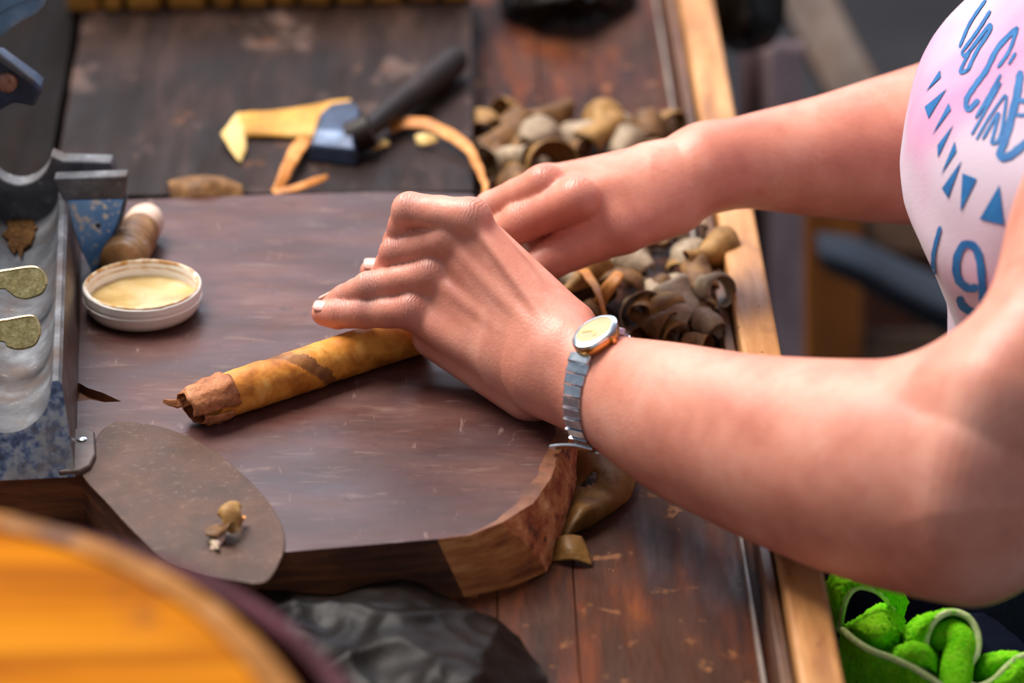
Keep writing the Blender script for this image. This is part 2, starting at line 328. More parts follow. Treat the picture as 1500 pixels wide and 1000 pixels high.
# ------------------------------------------------------------------ rolling board with its bark edge
TH = -ZF
topb = [(-90, 300), (110, 296), (240, 291), (400, 285), (560, 281), (690, 284), (745, 330), (790, 420), (820, 520), (830, 590), (836, 640),
        (816, 668), (808, 700), (780, 738), (735, 765), (690, 783), (640, 789), (520, 799), (430, 807), (330, 815), (240, 812), (215, 800), (165, 745), (120, 693), (-90, 692)]
botb = {8: (838, 545), 9: (850, 618), 10: (853, 668), 11: (850, 708), 12: (845, 742), 13: (825, 795), 14: (800, 838), 15: (745, 861), 16: (680, 874)}
T = [at(x, y, 0) for x, y in topb]
Bt = [at(*botb[i], ZF) if i in botb else V(T[i][0], T[i][1], ZF) for i in range(len(T))]
tp, bp_, wn, zone = [], [], [], []
for i in range(len(T)):
    j = (i+1) % len(T); n = max(1, int(np.linalg.norm(T[j]-T[i])/.004)) if 8 <= i <= 16 else max(1, int(np.linalg.norm(T[j]-T[i])/.02))
    if 8 <= i <= 16: n = max(n, 5)
    for k in range(n):
        t = k/n; tp.append(T[i]*(1-t)+T[j]*t); bp_.append(Bt[i]*(1-t)+Bt[j]*t)
        wn.append(1.0 if 8 <= i < 13 else (1-t*.6 if i == 13 else (.4-.3*t if i == 14 else (.1-.08*t if i == 15 else 0.0)))); zone.append(2 if 8 <= i < 14 else (4 if i in (14, 15) else 1))
rings = []; NL = 9
for l in range(NL+1):
    t = l/NL; ring = []
    for a, b, wv in zip(tp, bp_, wn):
        p = a*(1-t)+b*t; o = b-a; o[2] = 0
        if wv > 0 and np.linalg.norm(o) > 1e-5:
            on = nrm(o); bul = math.sin(math.pi*t)*.005*wv
            p = p + on*(bul + wv*(nz(p, 150)*.0036+nz(p, 380, 3)*.0018)*(1 if 0 < l else .5)) + V(0, 0, (0 if l in (0, NL) else wv*nz(p, 220, 9)*.0015))
        if l == 0: p = p + V(nz(p, 60)*.0006, nz(p, 60, 5)*.0006, 0)
        ring.append(p)
    rings.append(ring)
bd = MB(); n = len(tp); vs = [p for r in rings for p in r]; bd.v = [tuple(p) for p in vs]
for l in range(NL):
    for j in range(n):
        k = (j+1) % n; bd.f.append([l*n+j, l*n+k, (l+1)*n+k, (l+1)*n+j]); bd.m.append(zone[j])
inn = []
for j in range(n):
    if wn[j] > .02:
        t_ = nrm(tp[(j+1) % n]-tp[j-1]); iv = V(-t_[1], t_[0], 0); cc_ = V(np.mean([p[0] for p in tp]), np.mean([p[1] for p in tp]), 0)
        if np.dot(iv, cc_-tp[j]) < 0: iv = -iv
        p = tp[j]+iv*(.0075+.0035*nz(tp[j], 45, 2))*min(1, wn[j])*min(1, sum(1 for k in range(1, 8) if wn[(j-k) % n] > .02)/7); bd.v.append((p[0], p[1], .0)); inn.append(len(bd.v)-1)
    else: inn.append(j)
for j in range(n):
    k = (j+1) % n
    if inn[j] != j or inn[k] != k:
        f_ = [j, k] + ([inn[k]] if inn[k] != k else []) + ([inn[j]] if inn[j] != j else []); bd.f.append(f_); bd.m.append(3)
bd.f.append(inn); bd.m.append(0); bd.f.append([NL*n+j for j in range(n)][::-1]); bd.m.append(1)
board = bd.build('rolling_board', [m_board, m_boardside, m_bark, m_band, m_cutend])
tag(board, 'thick dark wooden rolling board with a rough orange bark edge under the hands', 'board')
ck = MB(); ck.prism([at(x, y, .002) for x, y in [(95, 556), (116, 556), (128, 563), (150, 570), (178, 583), (152, 584), (132, 580), (116, 583), (95, 580)]], (0, 0, -.007))
cut = ck.build('notch', m_boardside); md = board.modifiers.new('c', 'BOOLEAN'); md.object = cut; md.operation = 'DIFFERENCE'; md.solver = 'EXACT'
dg = bpy.context.evaluated_depsgraph_get(); nm = bpy.data.meshes.new_from_object(board.evaluated_get(dg)); board.modifiers.clear()
board.data = nm; bpy.data.objects.remove(cut)
for pl in nm.polygons:
    if abs(pl.normal.z) > .999 or nm.materials and pl.material_index == 1: pl.use_smooth = False

# back plank and the darker plank beside it
def slab(pts, z, th, name, m, label, cat):
    q = MB(); n_ = []
    for i, a in enumerate(pts):
        b = pts[(i+1) % len(pts)]; A, B_ = at(*a, z), at(*b, z); k = max(1, int(np.linalg.norm(B_-A)/.03))
        for t in range(k): p = A*(1-t/k)+B_*t/k; n_.append(p+V(nz(p, 40)*.0008, nz(p, 40, 4)*.0008, 0))
    q.prism([p-V(0, 0, th) for p in n_], (0, 0, th)); return tag(q.build(name, m, smooth=False, bevel=.0012), label, cat)
slab([(74, 286), (131, -30), (690, -30), (694, 279)], -.007, .026, 'worn_plank', m_plank, 'worn dark brown plank lying behind the rolling board', 'plank')
slab([(-90, 286), (-90, -30), (121, -30), (66, 286)], -.010, .023, 'dark_plank', m_plankd, 'near-black plank beside the gap behind the metal machine', 'plank')
# row of ochre slats along the far edge
sx = [(98, 145), (150, 178), (186, 236), (245, 302), (310, 342), (350, 392), (398, 432), (438, 484), (492, 536), (542, 590), (598, 640), (646, 690)]
bx0 = at(98, 18, -.007); cr = thing('slatted_box', 'row of blurred ochre wooden slats behind the worn plank', 'box', tuple(bx0))
for i, (a, b) in enumerate(sx):
    yb = 19-(a-98)*.028
    p0, p1 = at(a, yb, -.007), at(b, yb, -.007); q = MB()
    q.prism([p0, p1, p1+V(0, .012, 0), p0+V(0, .012, 0)], (0, 0, .05)); q.build('slat', m_ochre, cr, bevel=.003)
p0, p1 = at(96, 19, -.007)+V(0, .0125, 0), at(692, 3, -.007)+V(0, .0125, 0)
q = MB(); q.prism([p0, p1, p1+V(0, .06, 0), p0+V(0, .06, 0)], (0, 0, .045)); q.build('box_body', m_plankd, cr, smooth=False)

# ------------------------------------------------------------------ signed-distance bodies -> one continuous mesh
def smin(a, b, k):
    h = np.maximum(k-np.abs(a-b), 0)/k
    return np.minimum(a, b)-h*h*k*.25
def cap(P, a, b, ra, rb):
    a = a.astype(np.float32); b = b.astype(np.float32); ab = b-a; q = P-a
    t = np.clip(q@ab/max(float(ab@ab), 1e-12), 0, 1)
    q = q-t[:, None]*ab
    return np.sqrt(np.einsum('ij,ij->i', q, q))-(ra+(rb-ra)*t)
def sph(P, c, r):
    q = P-c.astype(np.float32); return np.sqrt(np.einsum('ij,ij->i', q, q))-r
class Chain:                                             # tapering limb of elliptical section
    def __init__(s, st, world=False):
        if world: C = [V(*q[:3]) for q in st]; a = [q[3] for q in st]
        else: C = [ad(*q[:3]) for q in st]; a = [q[3]*q[2]/FPX for q in st]
        s.dir = nrm(C[-1]-C[0]); s.e1 = nrm(UP-s.dir*np.dot(UP, s.dir)); s.e2 = np.cross(s.dir, s.e1)
        if np.dot(s.e2, FW) > 0: s.e2 = -s.e2
        K = catmull([np.r_[c, ai, q[4]] for c, ai, q in zip(C, a, st)], 60); K = np.array(K)
        s.s = K[:, :3]@s.dir; s.K = K
        for e, ss in ((0, s.s-s.s[0]), (1, s.s[-1]-s.s)):
            t = np.clip(ss/(.03 if e == 0 else .04), 0.02, 1); f = np.sqrt(np.maximum(1-(1-t)**2, .002)); K[:, 3] *= f; K[:, 4] *= f
    def sec(s, x): return np.array([np.interp(x, s.s, s.K[:, i]) for i in range(5)])
    def __call__(s, P):
        x = P@s.dir.astype(np.float32); k = [np.interp(x, s.s, s.K[:, i]).astype(np.float32) for i in range(5)]
        q = P-np.stack(k[:3], 1); u = q@s.e1.astype(np.float32); w_ = q@s.e2.astype(np.float32); a, b = k[3], k[4]
        f = np.sqrt((u/a)**2+(w_/b)**2); g_ = np.sqrt((u/a**2)**2+(w_/b**2)**2)
        d = np.where(f < 1e-3, -np.minimum(a, b), f*(f-1)/np.maximum(g_, 1e-6))
        return np.maximum(d, np.maximum(s.s[0]-x, x-s.s[-1]))
def sdf_mesh(field, lo, hi, h, B=8, band=.012):
    lo = np.array(lo, np.float32); nb = np.ceil((np.array(hi)-lo)/(h*B)).astype(int); S = nb*B
    ax = [lo[i]+h*(np.arange(nb[i])*B+(B-1)/2) for i in range(3)]
    G = np.stack(np.meshgrid(*ax, indexing='ij'), -1).reshape(-1, 3).astype(np.float32)
    c = field(G).astype(np.float32).reshape(nb)
    F = c.repeat(B, 0).repeat(B, 1).repeat(B, 2)
    act = np.argwhere(np.abs(c) < h*B*.87+band); off = np.stack(np.meshgrid(*[np.arange(B)]*3, indexing='ij'), -1).reshape(-1, 3)
    for i in range(0, len(act), 1500):
        I = (act[i:i+1500, None, :]*B+off[None]).reshape(-1, 3)
        F[I[:, 0], I[:, 1], I[:, 2]] = field((lo+I*np.float32(h)).astype(np.float32))
    ins = F < 0; cnt = np.zeros(S-1, np.uint8)
    cs = [(x, y, z) for x in (0, 1) for y in (0, 1) for z in (0, 1)]
    for x, y, z in cs: cnt += ins[x:S[0]-1+x, y:S[1]-1+y, z:S[2]-1+z]
    C = np.argwhere((cnt > 0) & (cnt < 8)); idm = np.full(S-1, -1, np.int32); idm[C[:, 0], C[:, 1], C[:, 2]] = np.arange(len(C))
    fv = np.stack([F[C[:, 0]+x, C[:, 1]+y, C[:, 2]+z] for x, y, z in cs], 1)
    acc = np.zeros((len(C), 3)); num = np.zeros(len(C)); ca = np.array(cs, float)
    for i in range(8):
        for j in range(i+1, 8):
            if abs(ca[i]-ca[j]).sum() == 1:
                m_ = (fv[:, i] < 0) != (fv[:, j] < 0); t = fv[m_, i]/(fv[m_, i]-fv[m_, j])
                acc[m_] += ca[i]+(ca[j]-ca[i])*t[:, None]; num[m_] += 1
    Vv = lo+h*(C+acc/num[:, None]); faces = []
    for axn in range(3):
        sl0 = [slice(None)]*3; sl1 = [slice(None)]*3; sl0[axn] = slice(0, -1); sl1[axn] = slice(1, None)
        E_ = np.argwhere(ins[tuple(sl0)] != ins[tuple(sl1)]); o1, o2 = [(1, 2), (2, 0), (0, 1)][axn]
        E_ = E_[(E_[:, o1] > 0) & (E_[:, o2] > 0) & (E_[:, o1] < S[o1]-1) & (E_[:, o2] < S[o2]-1)]
        q = []
        for da, db in ((1, 1), (0, 1), (0, 0), (1, 0)):
            k = E_.copy(); k[:, o1] -= da; k[:, o2] -= db; q.append(idm[k[:, 0], k[:, 1], k[:, 2]])
        q = np.stack(q, 1); fl = ~ins[E_[:, 0], E_[:, 1], E_[:, 2]]; q[fl] = q[fl][:, ::-1]; faces.append(q)
    return Vv, np.concatenate(faces)
mm_ = .001
def J(l): return [ad(*q) for q in l]
# left hand (near the camera, with the watch)
LF = {'index': ([(692, 318, 1.768), (600, 307, 1.786), (584, 356, 1.803), (580, 396, 1.815)], [10, 9.2, 8.4, 7.2]),
      'middle': ([(657, 348, 1.779), (580, 370, 1.797), (564, 405, 1.814), (560, 440, 1.826)], [9.6, 8.7, 8.0, 7.2]),
      'ring': ([(630, 402, 1.786), (540, 420, 1.800), (505, 437, 1.812), (485, 447, 1.818)], [9.2, 8.1, 7.4, 6.4]),
      'pinky': ([(602, 455, 1.790), (534, 457, 1.802), (494, 460, 1.808), (474, 459, 1.811)], [9.6, 8.6, 7.7, 6.5]),
      'thumb': ([(800, 455, 1.79), (700, 405, 1.832), (610, 398, 1.846), (545, 397, 1.85)], [13, 11, 9, 6.6])}
LM = [((688, 322, 1.776), 10, (815, 500, 1.750), 14), ((655, 352, 1.786), 10, (805, 515, 1.750), 15),
      ((632, 406, 1.794), 10, (795, 535, 1.752), 15), ((606, 456, 1.798), 10, (785, 550, 1.755), 15),
      ((638, 492, 1.81), 12.5, (778, 572, 1.772), 16.5), ((715, 349, 1.79), 9, (838, 472, 1.762), 11),
      ((720, 400, 1.815), 13, (820, 490, 1.785), 15)]
LK = [((690, 312, 1.768), 6.5), ((656, 346, 1.776), 7), ((630, 400, 1.784), 7), ((602, 450, 1.788), 6.5)]
LT = [((688, 318, 1.765), (815, 492, 1.7355)), ((655, 350, 1.776), (806, 508, 1.7345)), ((632, 404, 1.784), (796, 528, 1.7365))]
lfore = Chain([(770, 520, 1.760, 56, .014), (815, 542, 1.750, 66, .0165), (850, 560, 1.739, 74, .0195), (885, 572, 1.724, 82, .0220), (975, 610, 1.69, 110, .029), (1075, 643, 1.66, 128, .036),
               (1180, 670, 1.63, 148, .042), (1290, 690, 1.60, 167, .047), (1410, 702, 1.572, 184, .05), (1500, 705, 1.55, 190, .05), (1570, 705, 1.54, 160, .045)])
lup = Chain([(1520, 720, 1.552, 140, .043), (1570, 600, 1.558, 165, .05), (1630, 470, 1.57, 168, .052), (1690, 340, 1.585, 170, .054), (1740, 230, 1.60, 170, .054)])
RF = {'index': ([(845, 291, 1.848), (765, 325, 1.866), (715, 352, 1.88), (690, 372, 1.888)], [12.5, 11.5, 9.6, 8]),
      'middle': ([(797, 269, 1.860), (720, 305, 1.883), (690, 335, 1.895), (680, 360, 1.90)], [10.5, 9.6, 8.4, 7.4]),
      'ring': ([(800, 266, 1.88), (725, 304, 1.903), (700, 337, 1.91), (690, 362, 1.915)], [10, 9, 8, 7]),
      'pinky': ([(815, 274, 1.897), (750, 309, 1.915), (725, 337, 1.92), (715, 357, 1.925)], [9, 8, 7, 6.4]),
      'thumb': ([(985, 302, 1.884), (912, 335, 1.864), (836, 363, 1.866), (785, 393, 1.864)], [17, 14, 12.6, 10.2])}
RM = [((845, 293, 1.860), 12, (1015, 258, 1.888), 16), ((797, 272, 1.868), 10, (1015, 246, 1.893), 17),
      ((802, 268, 1.885), 10, (1010, 246, 1.9), 16), ((817, 276, 1.90), 9.5, (1005, 255, 1.905), 15), ((880, 310, 1.868), 12, (960, 288, 1.880), 15), ((795, 352, 1.89), 9, (880, 318, 1.878), 12)]
RK = [((836, 280, 1.852), 7), ((794, 264, 1.86), 7)]
rfore = Chain([(985, 256, 1.891, 54, .018), (1015, 249, 1.894, 56, .019), (1045, 243, 1.9, 59, .02), (1100, 237, 1.908, 70, .024), (1200, 231, 1.92, 89, .031), (1300, 220, 1.93, 109, .038),
               (1400, 205, 1.94, 124, .043), (1500, 192, 1.95, 130, .045), (1580, 185, 1.955, 115, .042)])
def hand_field(P, fore, FD, MC, KN, TN, ups):
    palm = None
    for a, ra, b, rb in MC:
        d = cap(P, ad(*a), ad(*b), ra*mm_, rb*mm_); palm = d if palm is None else smin(palm, d, .008)
    arm = fore(P)
    for u in ups: arm = smin(arm, u(P), .05)
    palm = smin(palm, arm, .026)
    for c, r in KN: palm = smin(palm, sph(P, ad(*c), r*mm_), .007)
    for a, b in TN: palm = smin(palm, cap(P, ad(*a), ad(*b), .0022, .0016), .0045)
    out = palm
    for nm_, (jl, rr) in FD.items():
        j = J(jl); d = None
        for i in range(3):
            mid = (j[i]+j[i+1])/2; rm = (rr[i]+rr[i+1])/2*.95*mm_
            for e in (cap(P, j[i], mid, rr[i]*mm_, rm), cap(P, mid, j[i+1], rm, rr[i+1]*mm_)): d = e if d is None else smin(d, e, .002)
        out = np.minimum(out, smin(palm, d, .012 if (nm_ == 'thumb' and FD is RF) else .0038))
    return out
lsh = V(.37, -.215, .355); lcap = lambda P: cap(P, ad(1690, 340, 1.585), lsh, .052, .054)
def lfield(P): return hand_field(P, lfore, LF, LM, LK, LT, [lup, lcap])
rsh = V(.37, .14, .34)
rcap = lambda P: cap(P, ad(1560, 185, 1.953), rsh, .046, .052)
def rfield(P): return hand_field(P, rfore, RF, RM, RK, [], [rcap])
def trunk(P):
    d = None
    for a, b, ra, rb in ((V(.36, -.05, -.12), V(.36, -.05, .30), .085, .08), (V(.37, -.20, .33), V(.37, .10, .33), .05, .05), (V(.36, -.05, .3), V(.36, -.05, .50), .07, .05)):
        e = cap(P, a, b, ra, rb); d = e if d is None else smin(d, e, .05)
    return d
bodyV, bodyF, o = [], [], 0
for fn, lo, hi, h in ((lfield, (-.115, -.40, -.01), (.435, .065, .40), .0013), (rfield, (-.05, -.02, -.005), (.435, .21, .40), .0015), (trunk, (.2, -.3, -.25), (.5, .2, .56), .008)):
    a, b = sdf_mesh(fn, lo, hi, h); bodyV.append(a); bodyF.append(b+o); o += len(a)
bodyV = np.concatenate(bodyV); bodyF = np.concatenate(bodyF)
person = thing('person', 'person in a pink printed shirt rolling a cigar with both hands', 'person', (.36, -.05, -.75))
me = bpy.data.meshes.new('body'); porg = np.array(person['_o']); lv = bodyV-porg
me.vertices.add(len(lv)); me.vertices.foreach_set('co', lv.astype(np.float32).ravel())
me.loops.add(len(bodyF)*4); me.loops.foreach_set('vertex_index', bodyF.astype(np.int32).ravel())
me.polygons.add(len(bodyF)); me.polygons.foreach_set('loop_start', np.arange(0, len(bodyF)*4, 4, dtype=np.int32))
me.update(calc_edges=True); me.validate()
me.polygons.foreach_set('use_smooth', np.ones(len(me.polygons), bool))
pg = np.zeros(len(bodyV))
for FD, amp in ((LF, .55), (RF, .3)):
    for nm_, (jl, rr) in FD.items():
        j = J(jl)
        for i, wt in ((0, .7), (1, .8), (2, .5)):
            if nm_ == 'thumb' and i == 0: continue
            c = j[i]-FW*rr[i]*mm_*.8+UP*rr[i]*mm_*.35; d2 = ((bodyV-c)**2).sum(1); pg += amp*wt*np.exp(-d2/(2*.0052**2))
at_ = me.attributes.new('pigment', 'FLOAT', 'POINT'); at_.data.foreach_set('value', np.clip(pg, 0, .7).astype(np.float32))
cu_ = np.zeros(len(bodyV)); cm_ = np.zeros(len(bodyV))
for FD in (LF, RF):
    for nm_, (jl, rr) in FD.items():
        j = J(jl)
        for i, wt, sg in ((0, .5, .006), (1, 1., .0055), (2, .7, .0042)):
            if nm_ == 'thumb' and i == 0: continue
            c = j[i]-FW*rr[i]*mm_*.6+UP*rr[i]*mm_*.5; axn = nrm(j[i+1]-j[max(i-1, 0)]) if i else nrm(j[1]-j[0])
            k = wt*np.exp(-((bodyV-c)**2).sum(1)/(2*sg**2)); b_ = k > cm_; cm_[b_] = k[b_]; cu_[b_] = ((bodyV[b_]-c)@axn)/mm_
for nm_, arr in (('crease_u', cu_), ('crease_m', cm_)):
    at_ = me.attributes.new(nm_, 'FLOAT', 'POINT'); at_.data.foreach_set('value', arr.astype(np.float32))
me.materials.append(m_skin); body = link('body', me, person, porg)
# finger nails: little curved shields on the last joints
def nail(p, axis, normal, r, ln, wd):
    axis = nrm(axis); normal = nrm(np.asarray(normal)-axis*np.dot(normal, axis)); side = np.cross(axis, normal); q = MB()
    nu, nv = 9, 9; vs = []
    for j in range(nv):
        for i in range(nu):
            a = (i/(nu-1)-.5)*2; t = j/(nv-1); prof = (1-(2*abs(t-.5))**4*.35); th = a*wd/r/2*prof
            vs.append(p+axis*(t-.5)*ln+(normal*math.cos(th)+side*math.sin(th))*(r+.0004-.0011*max(0, .12-t)*8*.4))
    q.add(vs, [[j*nu+i, j*nu+i+1, (j+1)*nu+i+1, (j+1)*nu+i] for j in range(nv-1) for i in range(nu-1)])
    q.build('fingernail', m_nail, person, solid=.0006)
j = J(LF['pinky'][0]); nail(j[3]-nrm(j[3]-j[2])*.0004, j[3]-j[2], -FW*.72+UP*.70, .0064, .0085, .0082)
j = J(LF['ring'][0]); nail(j[3]-nrm(j[3]-j[2])*.0004, j[3]-j[2], -FW*.25+UP*.95, .0063, .0085, .0082)
j = J(LF['thumb'][0]); nail(j[3]-nrm(j[3]-j[2])*.0006, j[3]-j[2], -FW*.75+UP*.65, .0066, .0085, .0085)
# ------------------------------------------------------------------ shirt, print, jeans
sst = [(.372, -.05, -.065, .130, .170), (.366, -.05, -.03, .128, .168), (.358, -.05, .0, .125, .165), (.352, -.05, .04, .1225, .162), (.340, -.05, .075, .124, .162), (.3335, -.05, .105, .131, .164),
       (.334, -.05, .128, .1325, .166), (.338, -.05, .15, .133, .168), (.345, -.05, .17, .130, .17), (.3565, -.05, .19, .122, .17), (.372, -.05, .22, .112, .168), (.385, -.05, .27, .108, .17), (.39, -.05, .33, .10, .165), (.39, -.05, .40, .07, .10), (.39, -.05, .44, .058, .06)]
ks = catmull([np.array(s_) for s_ in sst], 90); q = MB(); rg = []
for k in ks:
    ring = []
    for a in np.linspace(0, 2*math.pi, 120, endpoint=False):
        ca, sa = math.cos(a), math.sin(a); e = 2/2.25
        p = V(k[0]-k[3]*abs(ca)**e*(1 if ca > 0 else -1), k[1]+k[4]*abs(sa)**e*(1 if sa > 0 else -1), k[2])
        n_ = nrm(V(p[0]-k[0], p[1]-k[1], 0)); p = p+n_*(.0016*nz(p, 22)+.0016*mnoise.noise(Vector((p[0]*30, p[1]*30, p[2]*9))))
        ring.append(p)
    rg.append(ring)
q.loft(rg); nshell = len(q.f)
for sh_, el_ in ((lsh, ad(1690, 340, 1.585)), (rsh, ad(1560, 185, 1.953))):
    d_ = nrm(el_-sh_); q.tube([V(.385, -.05, .34)*.55+sh_*.45, sh_-d_*.01, sh_+d_*.03, sh_+d_*.055], [.06, .066, .066, .064], 28)
shirt = q.build('shirt', m_shirt, person)
shirt['label'] = 'pink and white shirt with blue print'
bvh = BVHTree.FromPolygons([Vector(p) for p in q.v], [list(f) for f in q.f[:nshell] if len(f) == 4])
def onshirt(x, y):
    r = Vector(ray(x, y)).normalized(); h = bvh.ray_cast(Vector(CAM), r)
    if h[0] is None: return None
    nn = h[1] if h[1].dot(r) < 0 else -h[1]
    return np.array(h[0]+nn*.0006)
def decal(quads):
    q = MB()
    for f in quads:
        pts = [onshirt(*p) for p in f]
        if any(p is None for p in pts): continue
        if max(np.linalg.norm(pts[i]-pts[i-1]) for i in range(len(pts))) > .02: continue
        q.add(pts, [list(range(len(pts)))])
    if q.v: q.build('print', m_print, shirt)
def tri(a, b, c, n=8):
    a, b, c = (np.array(k, float) for k in (a, b, c)); P = lambda i, j: a+(b-a)*i/n+(c-a)*j/n; f = []
    for i in range(n):
        for j in range(n-i):
            f.append([P(i, j), P(i+1, j), P(i, j+1)])
            if i+j < n-1: f.append([P(i+1, j), P(i+1, j+1), P(i, j+1)])
    decal(f)
def stroke(pts, wd):
    pts = [np.array(p, float) for p in pts]; n = max(10, int(sum(np.linalg.norm(pts[i+1]-pts[i]) for i in range(len(pts)-1))/2.5))
    c = catmull(pts, n); L_, R_ = [], []
    for i in range(n):
        t = c[min(i+1, n-1)]-c[max(i-1, 0)]; t = t/(np.linalg.norm(t)+1e-9); nn = np.array([-t[1], t[0]])
        ww = (wd*.86 if wd < 10 else wd)/2*min(1, .5+min(i, n-1-i)*.2)*(1+.07*math.sin(i*.9)); L_.append(c[i]-nn*ww); R_.append(c[i]+nn*ww)
    f = []
    for i in range(n-1):
        for a_, b_ in ((0, .5), (.5, 1)):
            g_ = lambda k, t: L_[k]+(R_[k]-L_[k])*t
            f.append([g_(i, a_), g_(i+1, a_), g_(i+1, b_), g_(i, b_)])
    decal(f)
for t in (((1378, 103), (1379, 114), (1357, 135)), ((1388, 130), (1355.5, 157), (1361, 174)), ((1390.6, 151), (1394, 161), (1366, 199)), ((1398, 182), (1374.5, 213), (1375, 231)),
          ((1399.7, 207), (1402, 222), (1379, 257)), ((1410, 235), (1381, 276), (1390, 290)), ((1411, 254), (1432, 262), (1408, 310)), ((1465, 271), (1436, 321), (1472, 329.5))): tri(*t)
for s_, wd in (([(1378.5, 331), (1368, 380), (1375, 430)], 7),
    ([(1406.5, 433), (1411, 447), (1427, 457), (1440, 455), (1440, 419), (1437, 385), (1430, 363), (1415, 357.5), (1404, 374), (1402, 397), (1408, 413), (1422, 422), (1434, 419)], 11.5),
    ([(1477, 375), (1486, 380)], 8), ([(1445, 0), (1422, 34), (1406, 70)], 5), ([(1451.7, 16), (1432, 47), (1409, 78)], 5.5),
    ([(1409, 78), (1417, 80), (1449, 39), (1450, 47), (1432, 75), (1417, 106)], 6), ([(1424, 70), (1407.5, 106), (1422, 101)], 5.5),
    ([(1492, 40), (1463, 70), (1445, 104), (1429.6, 125), (1416.6, 146), (1419, 161), (1435, 146)], 9), ([(1492, 40), (1479, 75), (1462, 100)], 6), ([(1489, 77), (1478, 95)], 5.5),
    ([(1467, 109), (1448, 143), (1429.6, 174)], 5.5), ([(1430, 174), (1466, 122), (1445, 161), (1424, 198)], 4.5), ([(1474, 138), (1450, 172), (1431, 205)], 4.5),
    ([(1440, 205), (1463, 166), (1456, 198), (1454, 210), (1466, 200), (1476, 140)], 5.5), ([(1496, 104), (1489, 146), (1476, 195), (1466, 227), (1479, 229), (1500, 213), (1520, 200)], 11.5),
    ([(1484, 146), (1512, 150)], 9), ([(1489, 169), (1510, 169)], 6)): stroke(s_, wd)
q = MB()
for yy, xk in ((-.135, .02), (.035, .06)):
    rr = []
    for c, r in zip(catmull([V(.40, yy, -.20), V(.30, yy-.005, -.185), V(.17, yy-.01, -.195), V(xk, yy-.01, -.20), V(xk-.03, yy-.01, -.26), V(xk-.01, yy, -.5), V(xk, yy, -.745)], 40), catmull([V(.10), V(.090), V(.082), V(.068), V(.058), V(.052), V(.05)], 40)):
        rr.append((c, float(r[0])*(1+.05*nz(c, 26))))
    q.tube([c for c, r in rr], [r for c, r in rr], 28)
q.loft([[V(cx_+rx_*math.cos(a), -.05+ry_*math.sin(a), z_) for a in np.linspace(0, 2*math.pi, 40, endpoint=False)] for cx_, rx_, ry_, z_ in ((.43, .15, .19, -.385), (.425, .16, .205, -.30), (.40, .155, .20, -.20), (.385, .142, .186, -.12), (.375, .136, .176, -.05))])
q.build('jeans', m_jeans, person)
st = thing('stool', 'plain wooden stool under the person', 'stool', (.43, -.05, -.75))
q = MB(); q.lathe((.43, -.05, -.43), [(.14, 0), (.15, .006), (.15, .03), (.14, .036)], 40); q.build('seat', m_brownwood, st)
for sx_, sy_ in ((1, 1), (1, -1), (-1, 1), (-1, -1)):
    q = MB(); q.tube([V(.43+.09*sx_, -.05+.09*sy_, -.43), V(.43+.12*sx_, -.05+.12*sy_, -.75)], .016, 10); q.build('leg', m_brownwood, st)
# ------------------------------------------------------------------ wristwatch
sw = float(ad(884, 571, 1.724)@lfore.dir); ce = lfore.sec(sw); WC = ce[:3]; wa, wb = ce[3]+.0008, ce[4]+.0008; AX = lfore.dir; E1, E2 = lfore.e1, lfore.e2
def wp(th, o=0):
    n_ = nrm(E1*math.cos(th)/wa+E2*math.sin(th)/wb); return WC+E1*wa*math.cos(th)+E2*wb*math.sin(th)+n_*o, n_
watch = thing('wristwatch', 'silver wristwatch with gold-sided oval case on the near wrist', 'watch', tuple(wp(math.pi)[0]))
thc = math.radians(30)
tt = np.linspace(0, 2*math.pi, 2000); pp = np.array([wp(t)[0] for t in tt]); arc = np.r_[0, np.cumsum(np.linalg.norm(np.diff(pp, axis=0), axis=1))]; per = arc[-1]
s0 = np.interp(thc, tt, arc); pitch = .0056; nlk = int((per-.026)/pitch)
for i in range(nlk):
    s_ = (s0+.0145+pitch*(i+.5)) % per; th = np.interp(s_, arc, tt); c, n_ = wp(th, .0010); tg = np.cross(AX, n_)
    f_ = 1.0 if i > 1 else 1.0+.12*(2-i)
    q = MB(); q.obox(c, AX*.0056*f_, tg*pitch*.47, n_*.0009); lk = q.build('link', m_chromed, watch, smooth=False, bevel=.0004)
    if i < 12:
        q = MB(); q.obox(c+n_*.001-tg*pitch*.42, AX*.0056*f_, tg*pitch*.07, n_*.0006); q.build('link_edge', m_chrome, lk, smooth=False)
c, n_ = wp(thc, .0012); c = c+AX*.002; tg = np.cross(AX, n_)
def oval(c, rx, ry, prof, name, m, par):
    q = MB(); rg = [[c+n_*z+AX*(rx*k*math.cos(a))+tg*(ry*k*math.sin(a)) for a in np.linspace(0, 2*math.pi, 48, endpoint=False)] for k, z in prof]
    q.loft(rg); return q.build(name, m, par)
case = oval(c, .0104, .0135, [(.88, -.001), (1.0, .0006), (1.02, .003), (1.0, .0042)], 'case', m_goldm, watch)
oval(c, .0104, .0135, [(1.0, .0042), (1.03, .0048), (1.0, .0060), (.86, .0068), (.80, .0068), (.79, .0060)], 'bezel', m_chrome, watch)
dial = oval(c, .0083, .0108, [(1.0, .0061), (1.0, .0064)], 'dial', m_dial, watch)
for an, ln, wd in ((.9, .0045, .0005), (2.6, .0065, .0004)):
    q = MB(); dv = AX*math.cos(an)+tg*math.sin(an); q.obox(c+n_*.0067+dv*ln/2, dv*ln/2, np.cross(n_, dv)*wd, n_*.0001); q.build('watch_hand', m_goldm, dial, smooth=False)
for sg in (1, -1):
    q = MB(); cc, nn = wp(np.interp((s0+sg*.0128) % per, arc, tt), .0022); t2 = np.cross(AX, nn)
    q.obox(cc, AX*.0066, t2*.0028, nn*.0018); q.build('lug', m_chrome, watch, bevel=.0008)
q = MB(); q.tube([c+n_*.002+AX*.0098, c+n_*.002+AX*.0122], .0014, 12); q.build('crown', m_goldm, watch)
